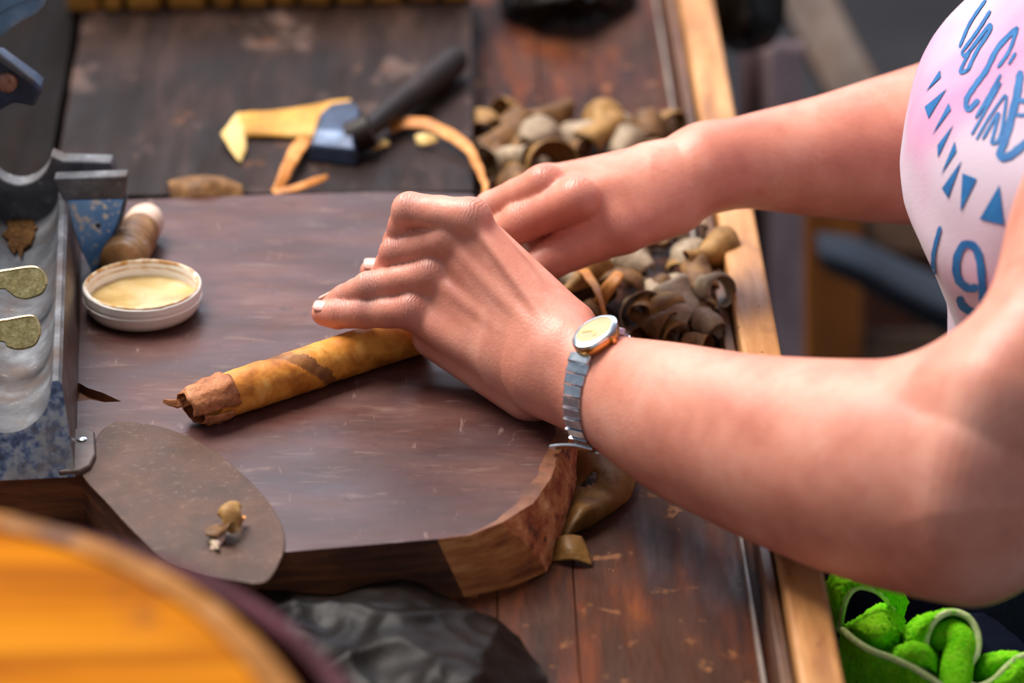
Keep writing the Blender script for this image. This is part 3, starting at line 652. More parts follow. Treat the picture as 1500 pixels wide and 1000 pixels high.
cc, nn = wp(math.radians(160), .0022); t2 = np.cross(AX, nn); q = MB()
q.loft([[cc-AX*x_+nn*(.0030*(max(0, x_)/.018)**2)+t2*a_*.0021+nn*b_*.0009 for a_, b_ in ((-1, -1), (1, -1), (1, 1), (-1, 1))] for x_ in np.linspace(-.006, .021, 9)])
q.build('clasp', m_chrome, watch, bevel=.0004)

# ------------------------------------------------------------------ the cigar
C0, C1 = at(300, 590, .0116), at(628, 480, .0116); cax = nrm(C1-C0); cL = np.linalg.norm(C1-C0); cs_ = nrm(np.cross(cax, (0, 0, 1))); cu = np.cross(cs_, cax)
cig = thing('cigar', 'half-finished golden brown cigar with a torn leaf end under the hand', 'cigar', tuple(C0-V(0, 0, .0116)))
rg = []; NA = 56; NLn = 110
def crad(a, t):
    ph = (a/(2*math.pi)+t*2.1+.10) % 1.0
    return .0113+.0007*(ph if ph < .97 else (1-ph)/.03*.97)
for i in range(NLn):
    t = i/(NLn-1); ring = []
    for k in range(NA):
        a = 2*math.pi*k/NA; dv = cs_*math.cos(a)+cu*math.sin(a); r = crad(a, t); p = C0+cax*(t*cL)+dv*r
        r += .00035*nz(p, 130)+.0002*nz(p, 320, 4)
        off = 0
        if i < 12: r *= .93+.07*min(1, i/8); r += .0010*nz(p, 210, 7)*(1-i/12); off = (1-i/12)*(.004*nz(dv*2+V(3, 1, 2), 1.3)+.0022*math.sin(3*a+1))
        if t > .93: r *= max(.15, math.sqrt(max(0, 1-((t-.93)/.07)**2)))
        ring.append(C0+cax*(t*cL+off)+dv*r)
    rg.append(ring)
q = MB(); inner = [[p*.45+(C0+cax*.006)*.55+V(0, 0, 0) for p in rg[0]]]
q.loft(inner+rg)
for fi in range(len(q.f)):
    i_, k_ = fi//NA, fi % NA
    if i_ < NLn and len(q.f[fi]) == 4:
        t_ = i_/(NLn-1); ph_ = (k_/NA+t_*2.1+.10) % 1.0; p_ = np.mean([q.v[x] for x in q.f[fi]], 0)
        if ph_ < .30-.9*abs(t_-.33)+.12*nz(p_, 160, 2) and ph_ > .012: q.m[fi] = 1
q.build('wrapper', [m_cigar, m_cigar_dark], cig, ang=1.2)
def flap(rows, nm_, m, par, nu=26, nv=12, amp=.0008, sc=240, sol=.0004):
    q = MB(); q.patch(rows, nu, nv, fn=lambda p, u, v: p+V(nz(p, sc, 1), nz(p, sc, 5), nz(p, sc, 9))*amp); return q.build(nm_, m, par, solid=sol, ang=2)
def cyl(t, a, r): return C0+cax*t+(cs_*math.cos(a)+cu*math.sin(a))*r
flap([[cyl(t0, a, r0) for a in np.linspace(.0, 2.9, 7)] for t0, r0 in ((-.012, .0085), (-.004, .0112), (.006, .0122), (.014, .0124))], 'torn_end', m_cigar2, cig, amp=.0014)
flap([[cyl(t0, a, r0) for a in np.linspace(-2.9, -.2, 7)] for t0, r0 in ((-.006, .0095), (.0, .0115), (.006, .0121), (.011, .0123))], 'torn_end', m_cigar2, cig, amp=.0014)
flap([[cyl(t0, a, r0) for a in np.linspace(2.4, 4.2, 5)] for t0, r0 in ((-.010, .006), (-.004, .0110), (.004, .0118))], 'torn_end', m_cigar2, cig, amp=.0016)
T0 = at(238, 586, .011); q = MB()
tpts = catmull([cyl(.004, 1.9, .007), cyl(-.006, 2.2, .006), at(262, 590, .011), T0], 14)
q.patch([[p+V(0, 0, 0) + UP*w_*(.0050*(1-i/13)+.0009)*(1 if k_ else -1)+V(nz(p, 300)*.001, 0, nz(p, 300, 4)*.001) for i, p in enumerate(tpts)] for k_, w_ in ((0, 1.), (0, .3), (1, .3), (1, 1.))], 24, 7)
q.build('leaf_tail', m_cigar2, cig, solid=.0006, ang=2)

# ------------------------------------------------------------------ white lid with paste
LC = at(210, 455, 0); lid = thing('paste_lid', 'shallow white plastic lid holding amber paste beside the metal machine', 'lid', tuple(LC))
R_ = .0325; q = MB(); N_ = 72
prof = [(.0, .0004), (.0255, .0), (.0290, .0015), (.0315, .005), (.0328, .0095), (.0322, .0098), (.0322, .0112), (.0327, .0118), (.0325, .0155), (.0318, .0162), (.0303, .0160), (.0298, .015), (.0296, .004), (.0, .0035)]
rg = []
for r, z in prof:
    rg.append([LC+V(math.cos(a)*r, math.sin(a)*r, z+(.0005*math.sin(2*a+1)+.0004*nz((math.cos(a)*3, math.sin(a)*3, 0), 1.5) if z > .014 else 0)) for a in np.linspace(0, 2*math.pi, N_, endpoint=False)])
q.loft(rg, caps=False); q.build('cup', m_white, lid)
q = MB(); q.loft([[LC+V(math.cos(a)*r, math.sin(a)*r, z+.0003*nz((math.cos(a)*3, math.sin(a)*3, r*90), 2)) for a in np.linspace(0, 2*math.pi, N_, endpoint=False)] for r, z in ((.0319, .0160), (.0315, .0167), (.0304, .0166), (.0300, .0158), (.0297, .0120))], caps=False)
q.build('stained_rim', m_rim, lid)
q = MB(); rg = [[LC+V(math.cos(a)*r, math.sin(a)*r, .0058+.0006*nz((math.cos(a)*r*90, math.sin(a)*r*90, 0), 1.2)+(.002*(r/.0298)**6)) for a in np.linspace(0, 2*math.pi, N_, endpoint=False)] for r in (.0297, .028, .024, .018, .011, .004, .0001)]
q.loft(rg, caps=False); q.build('paste', m_paste, lid)
# wrapped stick behind the lid
S0, S1 = at(214, 323, .0118), at(183, 374, .0126); sx_ = nrm(S1-S0); sL = np.linalg.norm(S1-S0)
stick = thing('wrapped_stick', 'short brown leaf-wrapped stick with a pale rounded tip behind the lid', 'stick', tuple((S0+S1)/2-V(0, 0, .012)))
q = MB(); pr = [(.0100, .010), (.0114, .016), (.0122, .03), (.0126, .05), (.0126, sL+.006), (.0115, sL+.010), (.006, sL+.013)]
pr2 = []
for k in range(60):
    z = .012+(sL)*k/59; r = np.interp(z, [x[1] for x in pr], [x[0] for x in pr]); pr2.append((r*(1+.022*math.sin(z*1100)+.012*math.sin(z*330)), z))
q.lathe(S0, pr2, 32, ax=sx_); q.build('wrapping', m_wrap, stick)
q = MB(); q.lathe(S0, [(.0005, -.0092), (.005, -.0084), (.0088, -.005), (.0108, .001), (.0112, .008), (.0106, .016)], 32, ax=sx_); q.build('tip', m_paletip, stick)
# flat half-round blade over the board's near corner
bl = [(170, 617), (220, 622), (262, 634), (305, 655), (350, 690), (385, 725), (407, 757), (417, 788), (411, 820), (388, 853), (345, 851), (290, 838), (240, 818), (200, 783), (158, 738), (118, 690), (135, 652), (150, 630)]
P = catmull([at(x, y, .0012) for x, y in bl+[bl[0]]], 120)[:-1]; q = MB(); q.prism([p-V(0, 0, .001) for p in P], (0, 0, .0014))
blade = tag(q.build('half_round_blade', m_blade, smooth=False, bevel=.0004), 'flat brown half-round blade lying over the board\'s near left corner', 'blade')
def curl(sx, sy, bend, seed, nu=12, nv=9, crk=.12, cone=.5):
    """a dry curled piece of leaf, base near z = 0"""
    vs = []; R = sx/bend
    for j in range(nv):
        v = j/(nv-1)-.5
        for i in range(nu):
            u = i/(nu-1)-.5; th = u*bend; r = R*(1+cone*v+.25*math.sin(3*v+seed))
            edge = 1-.35*abs(2*u)**3*abs(math.sin(seed*3+5*v))
            p = V(r*math.sin(th)*edge, v*sy*(1-.25*abs(2*u)**2), r*(math.cos(th)))
            n = V(nz(p, 60, seed), nz(p, 60, seed+3), nz(p, 60, seed+6)); p = p+n*crk*sx
            vs.append(p)
    z0 = min(p[2] for p in vs); vs = [p-V(0, 0, z0) for p in vs]
    return vs, [[j*nu+i, j*nu+i+1, (j+1)*nu+i+1, (j+1)*nu+i] for j in range(nv-1) for i in range(nu-1)]
cr_ = thing('tobacco_crumb', 'small twisted tobacco crumb lying on the half-round blade', 'crumb', tuple(at(332, 790, .0013)))
for x, y, sx, sy, bn, sd, rz, rx, zz, m in ((340, 779, .013, .016, 1.9, 1.3, .5, .5, .003, m_scrap[2]), (320, 796, .006, .014, 3.2, 2.7, -.3, .2, .0, m_paletip), (330, 790, .014, .012, 1.5, 4.1, 1.3, -.6, .003, m_scrap[0]),
        (347, 771, .010, .012, 1.7, 5.2, 1.9, .8, .002, m_orange), (316, 800, .005, .012, 2.6, 6.4, .25, -.2, .0, m_scrap[1])):
    a, f = curl(sx, sy, bn, sd, crk=.22); c, s_ = math.cos(rz), math.sin(rz); b = at(x, y, .0016); q = MB(); cx, sx2 = math.cos(rx), math.sin(rx)
    a = [V(p[0], p[1]*cx-p[2]*sx2, abs(p[1]*sx2+p[2]*cx)+zz) for p in a]
    q.add([b+V(p[0]*c-p[1]*s_, p[0]*s_+p[1]*c, p[2]) for p in a], f); q.build('leaf_bit', m, cr_, solid=.0006, ang=2)

# ------------------------------------------------------------------ cast metal machine on the left
N0, N1 = at(8, 565, .045), at(28, 262, .045); ax_ = nrm(V(N1[0]-N0[0], N1[1]-N0[1], 0)); sd_ = V(ax_[1], -ax_[0], 0); mL = np.linalg.norm((N1-N0)[:2])
B0 = V(N0[0], N0[1], 0); mach = thing('cast_metal_machine', 'grey cast metal cigar machine with chipped blue paint on the board', 'machine', tuple(B0))
def L3(a, x, z): return B0+ax_*a+sd_*x+V(0, 0, z)
arc_ = [(.0225*math.cos(t), .0445-.0215*math.sin(t)) for t in np.linspace(0, math.pi, 20)]
sect = [(.0325, .001), (.028, .0445), (.0262, .0462), (.0235, .0462)]+arc_+[(-.0235, .0462), (-.0262, .0462), (-.028, .0445), (-.0325, .001)]
nS = len(sect); q = MB()
rings = []
for a in np.linspace(0, mL, 12):
    rings.append([L3(a-(.0018*(1-z/.0445)*10 if a == 0 else 0), x, z) for x, z in sect])
vs = [p for r in rings for p in r]; q.v = [tuple(p) for p in vs]
for i in range(len(rings)-1):
    for j in range(nS):
        k = (j+1) % nS; q.f.append([i*nS+j, i*nS+k, (i+1)*nS+k, (i+1)*nS+j])
        q.m.append(1 if j in (0, nS-2) else 0)
q.f.append(list(range(nS))); q.m.append(2); q.f.append([(len(rings)-1)*nS+j for j in range(nS)]); q.m.append(0)
q.build('trough_body', [m_steel, m_steelb, m_bluesp], mach, ang=.5)
lo_ = [(85, 690), (118, 688), (132, 680), (140, 664), (139, 632), (128, 626), (96, 628)]
P = [at(x, y, .0045) for x, y in lo_]; q = MB(); q.prism([p-V(0, 0, .0042) for p in P], (0, 0, .0042)); lug = q.build('foot_lug', m_steelb, mach, bevel=.001)
q = MB(); hc = at(120, 643, .0047); q.lathe(hc, [(.0024, -.001), (.0026, .0004), (.002, .0008), (.0003, .0009)], 16); q.build('screw', m_chrome, lug)
# end plate with a U notch and the triangular bracket
pn = V(0, -1, 0); Y1 = np.array(at(135, 400, 0)); P1 = Y1+V(0, .018, 0)
def plate(pxs, P0, th, nm_, m, par, bev=.001):
    q = MB(); q.prism([onp(x, y, P0, pn) for x, y in pxs], (0, th, 0)); return q.build(nm_, m, par, bevel=bev)
un = [(28+47*math.cos(t), 222+48*math.sin(t)) for t in np.linspace(0.12, math.pi-.12, 18)]
plate([(168, 252), (168, 300), (80, 330), (-40, 330), (-40, 215)]+un[::-1][0:]+[(92, 236), (162, 238)], P1, .012, 'end_plate', m_steel, mach)
plate([(78, 262), (186, 258), (184, 280), (182, 292), (92, 294)], Y1, .010, 'bracket_band', m_steel, mach)
br = plate([(92, 294), (182, 292), (176, 318), (160, 358), (142, 394), (135, 401), (118, 366)], Y1+V(0, -.0, 0), .008, 'bracket', m_blue, mach)
plate([(182, 292), (186, 292), (181, 320), (165, 362), (147, 396), (137, 404), (135, 401), (142, 394), (160, 358), (176, 318)], Y1+V(0, -.001, 0), .010, 'bracket_edge', m_steel, br)
q = MB(); hc = onp(144, 330, Y1, pn); q.lathe(hc+V(0, -.0004, 0), [(.0003, 0), (.0014, 0), (.0014, .0012)], 14, ax=(0, 1, 0)); q.build('hole', m_black, br)
q = MB(); q.prism([L3(mL-.030+.026*math.cos(t)*(1+.5*nz((math.cos(t)*3, math.sin(t)*3, 1), 1.0)), .0080*math.sin(t)*(1+.5*nz((math.cos(t)*4, math.sin(t)*4, 5), 1.0)), .0236+.0018*abs(math.sin(t))) for t in np.linspace(0, 2*math.pi, 40, endpoint=False)], (0, 0, .0012)); q.build('dirt', m_dirt, mach, smooth=False)
# brass tabs
tn = nrm(V(0, -.72, .70))
for ol, (ox, oy), z0 in (([(-60, 404), (-20, 400), (10, 396), (44, 391), (58, 394), (66, 404), (68, 416), (62, 428), (50, 434), (36, 437), (22, 434), (10, 425), (0, 422), (-60, 424)], (30, 415), .047),
                         ([(-60, 476), (-20, 472), (10, 468), (40, 463), (51, 465), (57, 476), (58, 490), (52, 503), (40, 509), (24, 511), (10, 507), (0, 499), (-60, 500)], (25, 488), .047)):
    P0 = at(ox, oy, z0); P = catmull([onp(x, y, P0, tn) for x, y in ol], 60); q = MB(); q.prism([p-tn*.0024 for p in P], tn*.0024)
    tb = q.build('brass_tab', m_brass, mach, bevel=.0004); q = MB()
    q.tube(catmull([onp(x, y, P0, tn)-tn*.0004 for x, y in ol[0:7]], 30), .0008, 8); q.build('tab_edge', m_brassedge, tb)
# lever and clamp above, carried by a post standing left of the trough
pp_ = onp(-70, 300, Y1, pn); q = MB(); q.box((pp_[0], pp_[1]+.01, .085), .02, .02, .168); q.build('post', m_steel, mach, bevel=.002)
plate([(-90, 78), (-40, 62), (0, 58), (14, 45), (34, 32), (54, 22), (64, 10), (66, -6), (40, -22), (-90, -20)], Y1+V(0, .004, 0), .014, 'lever', m_lever, mach, .003)
plate([(-90, 30), (-30, 28), (0, 20), (22, 8), (44, 0), (64, 0), (40, -24), (-90, -24)], Y1+V(0, .0015, 0), .003, 'lever_rib', m_lever, mach, .001)
cl = plate([(-90, 70), (0, 84), (50, 120), (63, 132), (50, 158), (34, 154), (20, 152), (0, 163), (-90, 175)], Y1+V(0, .004, 0), .016, 'clamp', m_bluesteel, mach, .002)
plate([(-90, 64), (0, 82), (50, 119), (48, 125), (0, 92), (-90, 76)], Y1+V(0, .0005, 0), .004, 'clamp_edge', m_steel, cl, .0006)
q = MB(); hc = onp(9, 123, Y1, pn); q.lathe(hc+V(0, .001, 0), [(.0003, -.0012), (.0035, -.001), (.0055, .0), (.006, .004)], 20, ax=(0, 1, 0)); q.build('screw', m_rust, cl)

# ------------------------------------------------------------------ knife-like tool and leaf strips on the worn plank
ZP = -.007
tool = thing('hand_tool', 'short dark tool with a blued steel head lying on the worn plank', 'tool', tuple(at(560, 200, ZP)))
H0, H1 = at(524, 200, ZP+.014), at(672, 84, ZP+.012)
q = MB(); hp = catmull([H0, H0*.7+H1*.3, H0*.4+H1*.6, H1*.85+H0*.15, H1], 24); q.tube(hp, [.0060+.0036*min(1, i/14) if i < 21 else .0096*(1-((i-20)/4)**2*.6) for i in range(24)], 18); q.build('handle', m_handle, tool)
q = MB(); hd = [(452, 236), (460, 205), (480, 186), (522, 180), (536, 196), (532, 226), (522, 244)]
P = [at(x, y, ZP+.0005) for x, y in hd]; cen = sum(P)/len(P)
q.loft([P, [p*.93+cen*.07+V(0, .0, .010) for p in P], [p*.75+cen*.25+V(0, .004, .017) for p in P]]); q.build('head', m_bluesteel, tool, bevel=.001)
q = MB(); q.tube([at(512, 204, ZP+.010), at(545, 190, ZP+.016)], .0105, 16); q.build('collar', m_handle, tool)
def strip(name, label, rows, m, nu=26, nv=6, amp=.0010, parts=None):
    q = MB(); q.patch(rows, nu, nv, fn=lambda p, u, v: p+V(nz(p, 90, 2), nz(p, 90, 5), abs(nz(p, 90, 8)))*amp)
    return tag(q.build(name, m, solid=.0007, ang=2), label, 'leaf strip')
def rw(l, dz=0): return [at(x, y, ZP+z*.001+dz) for x, y, z in l]
gl = thing('leaf_strip', 'folded golden tobacco leaf strip left of the dark tool', 'leaf strip', tuple(at(420, 190, ZP)))
def part(nm_, rows, m, par, nu=24, nv=7, amp=.001):
    q = MB(); q.patch(rows, nu, nv, fn=lambda p, u, v: p+V(nz(p, 90, 2), nz(p, 90, 5), abs(nz(p, 90, 8)))*amp); return q.build(nm_, m, par, solid=.0007, ang=2)
part('strip', [rw([(348, 166, 9), (400, 163, 7), (450, 156, 9), (495, 147, 11), (514, 146, 11)]), rw([(354, 183, 7), (400, 180, 6), (450, 176, 7), (495, 170, 8), (518, 163, 9)]), rw([(360, 201, 2), (400, 200, 2), (440, 202, 2), (472, 198, 4), (505, 180, 5)])], m_gold, gl)
part('folded_end', [rw([(348, 166, 9), (338, 178, 8), (325, 196, 5)]), rw([(356, 186, 6), (346, 200, 5), (335, 215, 4)]), rw([(362, 202, 2), (360, 222, 2), (353, 240, 1)])], m_palegold, gl, 14, 8)
part('curl', [rw([(438, 200, 4), (420, 225, 10), (408, 255, 7), (400, 278, 2)]), rw([(458, 205, 3), (445, 222, 8), (430, 250, 6), (415, 278, 1)])], m_orange, gl, 20, 5)
part('curl', [rw([(398, 278, 2), (425, 274, 4), (455, 262, 6), (480, 256, 5)]), rw([(402, 286, 1), (430, 283, 2), (458, 274, 3), (482, 262, 3)])], m_orange, gl, 20, 5)
gr = thing('leaf_strip', 'curved orange leaf strip hanging over the worn plank\'s right edge', 'leaf strip', tuple(at(640, 195, ZP)))
part('strip', [rw([(566, 184, 5), (595, 173, 9), (630, 175, 11), (662, 190, 10), (688, 208, 9), (702, 232, 7), (712, 262, 5), (716, 286, 2)]), rw([(570, 196, 3), (598, 188, 6), (628, 191, 8), (655, 206, 7), (680, 222, 6), (694, 246, 5), (704, 270, 3), (708, 290, 0)])], m_orange, gr, 40, 6)
part('leaf_bit', [rw([(606, 200, 6), (620, 196, 8), (640, 200, 6)]), rw([(612, 214, 1), (624, 214, 3), (642, 208, 3)])], m_palegold, gr, 12, 5)
part('leaf_bit', [rw([(548, 212, 4), (560, 204, 6), (570, 208, 5)]), rw([(546, 222, 1), (558, 218, 2), (572, 214, 2)])], m_palegold, gr, 12, 5)
lb = MB(); lb.patch([rw([(246, 268, 1), (270, 262, 5), (300, 258, 7), (330, 262, 5), (352, 272, 1)]), rw([(248, 275, 6), (272, 270, 12), (300, 264, 14), (330, 268, 11), (355, 275, 5)]), rw([(250, 296, 1), (275, 294, 5), (300, 292, 6), (330, 292, 4), (358, 292, 1)])], 20, 10, fn=lambda p, u, v: p+V(0, 0, abs(nz(p, 90))*.002))
tag(lb.build('leaf_scrap', m_scrap[0], solid=.0007, ang=2), 'brown leaf scrap lying behind the board\'s far edge', 'leaf scrap')
# ------------------------------------------------------------------ dry scraps heaped in the tray
random.seed(11)
vars_ = []
for k in range(12):
    a, f = curl(random.uniform(.040, .062), random.uniform(.020, .034), random.uniform(3.4, 6.0), k*1.7+.5, nu=18, nv=10, crk=random.uniform(.04, .08), cone=random.uniform(.1, .8))
    q = MB(); q.add(a, f); vars_.append(q.mesh('leaf_scrap', (0, 0, 0), True, 2))
def scatter(spots, label, group):
    for i, (x, y, z, mi) in enumerate(spots):
        base = vars_[random.randrange(12)]; me_ = base.copy(); me_.materials.append(m_scrap[mi]); o = bpy.data.objects.new('tobacco_scrap', me_); COL.objects.link(o)
        o.location = at(x, y, ZF+z); o.rotation_euler = (random.uniform(-.5, .5), random.uniform(-1.2, 1.2), random.uniform(-1.0, 1.0)+random.choice((0, math.pi))); s_ = random.uniform(.7, 1.15); o.scale = (s_, s_, s_)
        md = o.modifiers.new('t', 'SOLIDIFY'); md.thickness = .0007; tag(o, ('dark brown ', 'greyish ', 'light tan ')[mi]+label, 'tobacco scrap', group)
back = []
for i in range(26):
    x = random.uniform(705, 995); y = random.uniform(195, 300); back.append((x, y, .0005+max(0, (y-215)/100)*.016*random.random()+.004*random.random(), random.choice((0, 1, 1, 2, 2))))
back += [(742, 182, .004, 2), (725, 215, .006, 0), (782, 222, .012, 1), (812, 192, .004, 0), (842, 205, .010, 1), (880, 212, .008, 2), (905, 205, .010, 2), (955, 185, .010, 1), (968, 205, .006, 1), (930, 215, .004, 0), (760, 250, .012, 1), (730, 250, .010, 0)]
scatter(back, 'dry curled tobacco scrap heaped in the tray behind the far hand', 'curled tobacco scraps behind the far hand')
front = []
for i in range(26):
    x = random.uniform(830, 1050); y = random.uniform(345, 520); front.append((x, y, .0005+.014*random.random(), random.choice((0, 0, 2, 2, 1, 1))))
front += [(948, 400, .018, 1), (985, 395, .010, 2), (1015, 392, .016, 2), (1012, 420, .014, 0), (935, 470, .016, 2), (970, 480, .014, 0), (1005, 475, .018, 1), (1045, 450, .020, 1), (1035, 490, .016, 1), (870, 430, .016, 2), (900, 400, .012, 0), (915, 440, .008, 0), (975, 440, .01, 0)]
scatter(front, 'dry curled tobacco scrap in the tray between the arms and the rail', 'curled tobacco scraps between the arms')
o = thing('leaf_strip', 'thin orange leaf curl sticking out beside the far thumb', 'leaf strip', tuple(at(870, 430, ZF)))
def rz_(l): return [at(x, y, ZF+z*.001) for x, y, z in l]
part('strip', [rz_([(842, 392, 30), (862, 415, 34), (876, 440, 32), (886, 468, 26)]), rz_([(856, 386, 30), (874, 412, 34), (884, 440, 32), (891, 468, 26)])], m_orange, o, 20, 5)
part('strip', [rz_([(870, 440, 18), (885, 415, 30), (898, 400, 34), (908, 398, 34)]), rz_([(882, 455, 14), (898, 430, 26), (908, 412, 32), (914, 404, 32)])], m_orange, o, 16, 5)
# broad leaf pieces lying beside the board's bark edge
def rf(l): return [at(x, y, ZF+z*.001) for x, y, z in l]
q = MB(); q.patch([rf([(835, 640, 8), (870, 640, 16), (905, 648, 14), (928, 676, 8)]), rf([(830, 670, 6), (868, 672, 18), (905, 690, 16), (931, 705, 6)]), rf([(828, 705, 4), (862, 715, 12), (895, 725, 12), (920, 735, 3)]), rf([(822, 745, 3), (850, 748, 12), (875, 752, 8), (895, 754, 1)]), rf([(812, 786, 1), (828, 784, 5), (845, 778, 4), (862, 772, 1)])], 30, 30, fn=lambda p, u, v: p+V(0, 0, nz(p, 45)*.003+nz(p, 140)*.001))
keep = [f for f in q.f if not (np.linalg.norm(np.mean([q.v[i] for i in f], 0)[:2]-at(863, 702, ZF+.014)[:2]) < .0045)]; q.m = [0]*len(keep); q.f = keep
tag(q.build('broad_leaf', m_leafbig, solid=.0008, ang=2), 'broad brown tobacco leaf with a hole beside the board\'s bark edge', 'leaf')
q = MB(); q.patch([rf([(805, 795, 3), (825, 785, 9), (852, 786, 8)]), rf([(806, 808, 2), (832, 802, 8), (862, 806, 5)]), rf([(806, 820, 1), (835, 822, 3), (868, 828, 1)])], 16, 12, fn=lambda p, u, v: p+V(0, 0, nz(p, 80)*.0015))
tag(q.build('leaf_scrap', m_leafbig, solid=.0008, ang=2), 'small brown leaf scrap below the broad leaf on the tray floor', 'leaf scrap')

# ------------------------------------------------------------------ black plastic bags
def crumple(p, u, v, a=.006, s=30):
    r = 1-abs(nz(p, s, 3))*2.2; r2 = 1-abs(nz(p, s*2.6, 8))*2.2; return p+V(nz(p, s*1.4, 5)*a*.4, nz(p, s*1.4, 11)*a*.4, (r*r*.8+r2*.35)*a)
def bag(rows, name, label, nu=110, nv=70, a=.006, s=30, extra=None):
    q = MB(); q.patch(rows, nu, nv, fn=lambda p, u, v: crumple(p, u, v, a, s) if extra is None else extra(crumple(p, u, v, a, s), u, v)); return tag(q.build(name, m_bag, solid=.0004, ang=1.3), label, 'plastic bag')
bag([rf([(300, 835, 1), (380, 852, 2), (480, 868, 2), (545, 860, 7), (620, 872, 3), (700, 900, 2), (760, 945, 1), (800, 1000, 1)]),
     rf([(300, 870, 10), (390, 880, 14), (480, 890, 14), (560, 888, 20), (640, 900, 16), (705, 925, 12), (755, 965, 8), (800, 1020, 1)]),
     rf([(320, 930, 14), (410, 945, 16), (490, 950, 18), (560, 950, 20), (630, 955, 22), (690, 975, 22), (745, 1000, 12), (800, 1050, 1)]),
     rf([(330, 1010, 10), (420, 1020, 12), (500, 1020, 14), (570, 1020, 16), (640, 1020, 20), (700, 1030, 20), (745, 1050, 10), (790, 1080, 1)]),
     rf([(330, 1080, 1), (420, 1090, 2), (500, 1090, 2), (570, 1090, 2), (640, 1090, 4), (700, 1095, 4), (745, 1100, 2), (780, 1110, 1)])],
    'plastic_bag', 'crumpled black plastic bag in front of the rolling board', a=.0062, s=19)
bag([rf([(735, -30, 1), (800, -45, 14), (870, -45, 14), (930, -30, 1)]), rf([(730, 10, 3), (790, 0, 26), (860, -4, 26), (930, 0, 3)]), rf([(740, 32, 1), (800, 38, 8), (850, 30, 8), (920, 22, 1)])], 'plastic_bag', 'black plastic bag with bluish glints at the tray\'s far end', 60, 40, .007, 34)

# ------------------------------------------------------------------ round ochre barrel top, close to the camera
bc = V(-.2639, -.729, .20); BR = .203
bar = thing('round_barrel', 'round ochre wooden barrel top out of focus in the near left corner', 'barrel', (bc[0], bc[1], -.75))
q = MB(); W8 = 5
for i in range(W8):                                       # head boards
    y0, y1 = -BR*.94+2*BR*.94*i/W8+.0003, -BR*.94+2*BR*.94*(i+1)/W8-.0003; rr = BR*.94; pts = []
    ys = np.linspace(y0, y1, 10)
    for y in ys: pts.append(bc+V(math.sqrt(max(0, rr*rr-y*y)), y, -.004))
    for y in ys[::-1]: pts.append(bc+V(-math.sqrt(max(0, rr*rr-y*y)), y, -.004))
    b_ = MB(); b_.prism([p-V(0, 0, .014) for p in pts], (0, 0, .016)); b_.build('head_board', m_barrel, bar, smooth=False, bevel=.0006)
q = MB(); q.lathe(bc, [(BR*.935, -.02), (BR*.935, -.0005), (BR*.95, .0), (BR*.985, -.0012), (BR*1.0, -.005), (BR*1.0, -.03), (BR*1.06, -.28), (BR*1.08, -.5), (BR*1.06, -.75), (BR, -1.0)], 96, caps=False); q.build('staves', m_barrelrim, bar)
q = MB(); q.lathe(bc+V(.020, -.004, 0), [(BR*.97, -.006), (BR*1.005, -.007), (BR*1.012, -.012), (BR*1.012, -.05), (BR*1.0, -.05)], 96, caps=False); q.build('hoop', m_plum, bar)
q = MB(); q.lathe(bc, [(BR*1.05, -.30), (BR*1.085, -.30), (BR*1.09, -.35), (BR*1.06, -.35)], 96, caps=False); q.build('hoop', m_plum, bar)

# ------------------------------------------------------------------ green towel
def tw(l): return [at(x, y, z*.001-.035) for x, y, z in l]
q = MB(); fz = lambda p, u, v: p+V(nz(p, 620, 1), nz(p, 620, 4), nz(p, 620, 7))*.0013
hems = []
def sheet(rows, nu=50, nv=24, hem=None):
    q.patch([tw(r) for r in rows], nu, nv, fn=fz)
    if hem is not None: hems.append(tw(rows[hem]))
sheet([[(1205, 900, -40), (1208, 862, -14), (1224, 834, -2), (1258, 826, 2), (1300, 842, -6), (1330, 880, -40)], [(1222, 915, -44), (1226, 876, -14), (1240, 852, -4), (1264, 848, -2), (1298, 864, -10), (1322, 900, -44)], [(1230, 922, -46), (1236, 886, -18), (1248, 864, -8), (1266, 859, -6), (1294, 872, -14), (1316, 906, -46)]], 50, 20, 2)
sheet([[(1226, 922, -50), (1255, 908, -34), (1288, 886, -26), (1316, 893, -44)], [(1236, 928, -40), (1262, 915, -20), (1296, 902, -18), (1324, 915, -44)], [(1258, 942, -40), (1282, 936, -20), (1306, 930, -22), (1324, 938, -46)], [(1270, 954, -52), (1292, 958, -40), (1312, 956, -42), (1322, 958, -54)]], 44, 36)
sheet([[(1234, 922, -26), (1250, 936, -22), (1275, 952, -20), (1310, 965, -20), (1342, 980, -20), (1378, 1004, -22), (1410, 1030, -24)], [(1232, 950, -44), (1248, 968, -40), (1274, 985, -38), (1306, 1000, -38), (1336, 1014, -36), (1370, 1036, -36), (1400, 1060, -36)], [(1236, 1010, -90), (1256, 1030, -86), (1282, 1050, -84), (1310, 1060, -84), (1340, 1075, -84), (1370, 1095, -84), (1400, 1110, -84)]], 70, 26, 0)
sheet([[(1300, 958, -34), (1322, 946, -24), (1346, 940, -20), (1372, 950, -34)], [(1306, 964, -28), (1330, 956, -16), (1354, 954, -14), (1376, 966, -32)], [(1318, 974, -30), (1340, 976, -22), (1362, 980, -24), (1376, 990, -36)]], 40, 26)
hemC = [(1358, 962, -26), (1357, 935, -16), (1370, 908, -8), (1393, 896, -6), (1418, 904, -8), (1432, 928, -14), (1432, 954, -20), (1420, 976, -25), (1416, 994, -28), (1430, 1006, -30), (1455, 996, -28), (1478, 974, -24), (1502, 960, -20), (1570, 955, -18)]
sheet([hemC, [(x+(4 if i < 3 else -3), y+8, z-24) for i, (x, y, z) in enumerate(hemC)], [(x, y+10, z-60) for x, y, z in hemC]], 120, 20, 0)
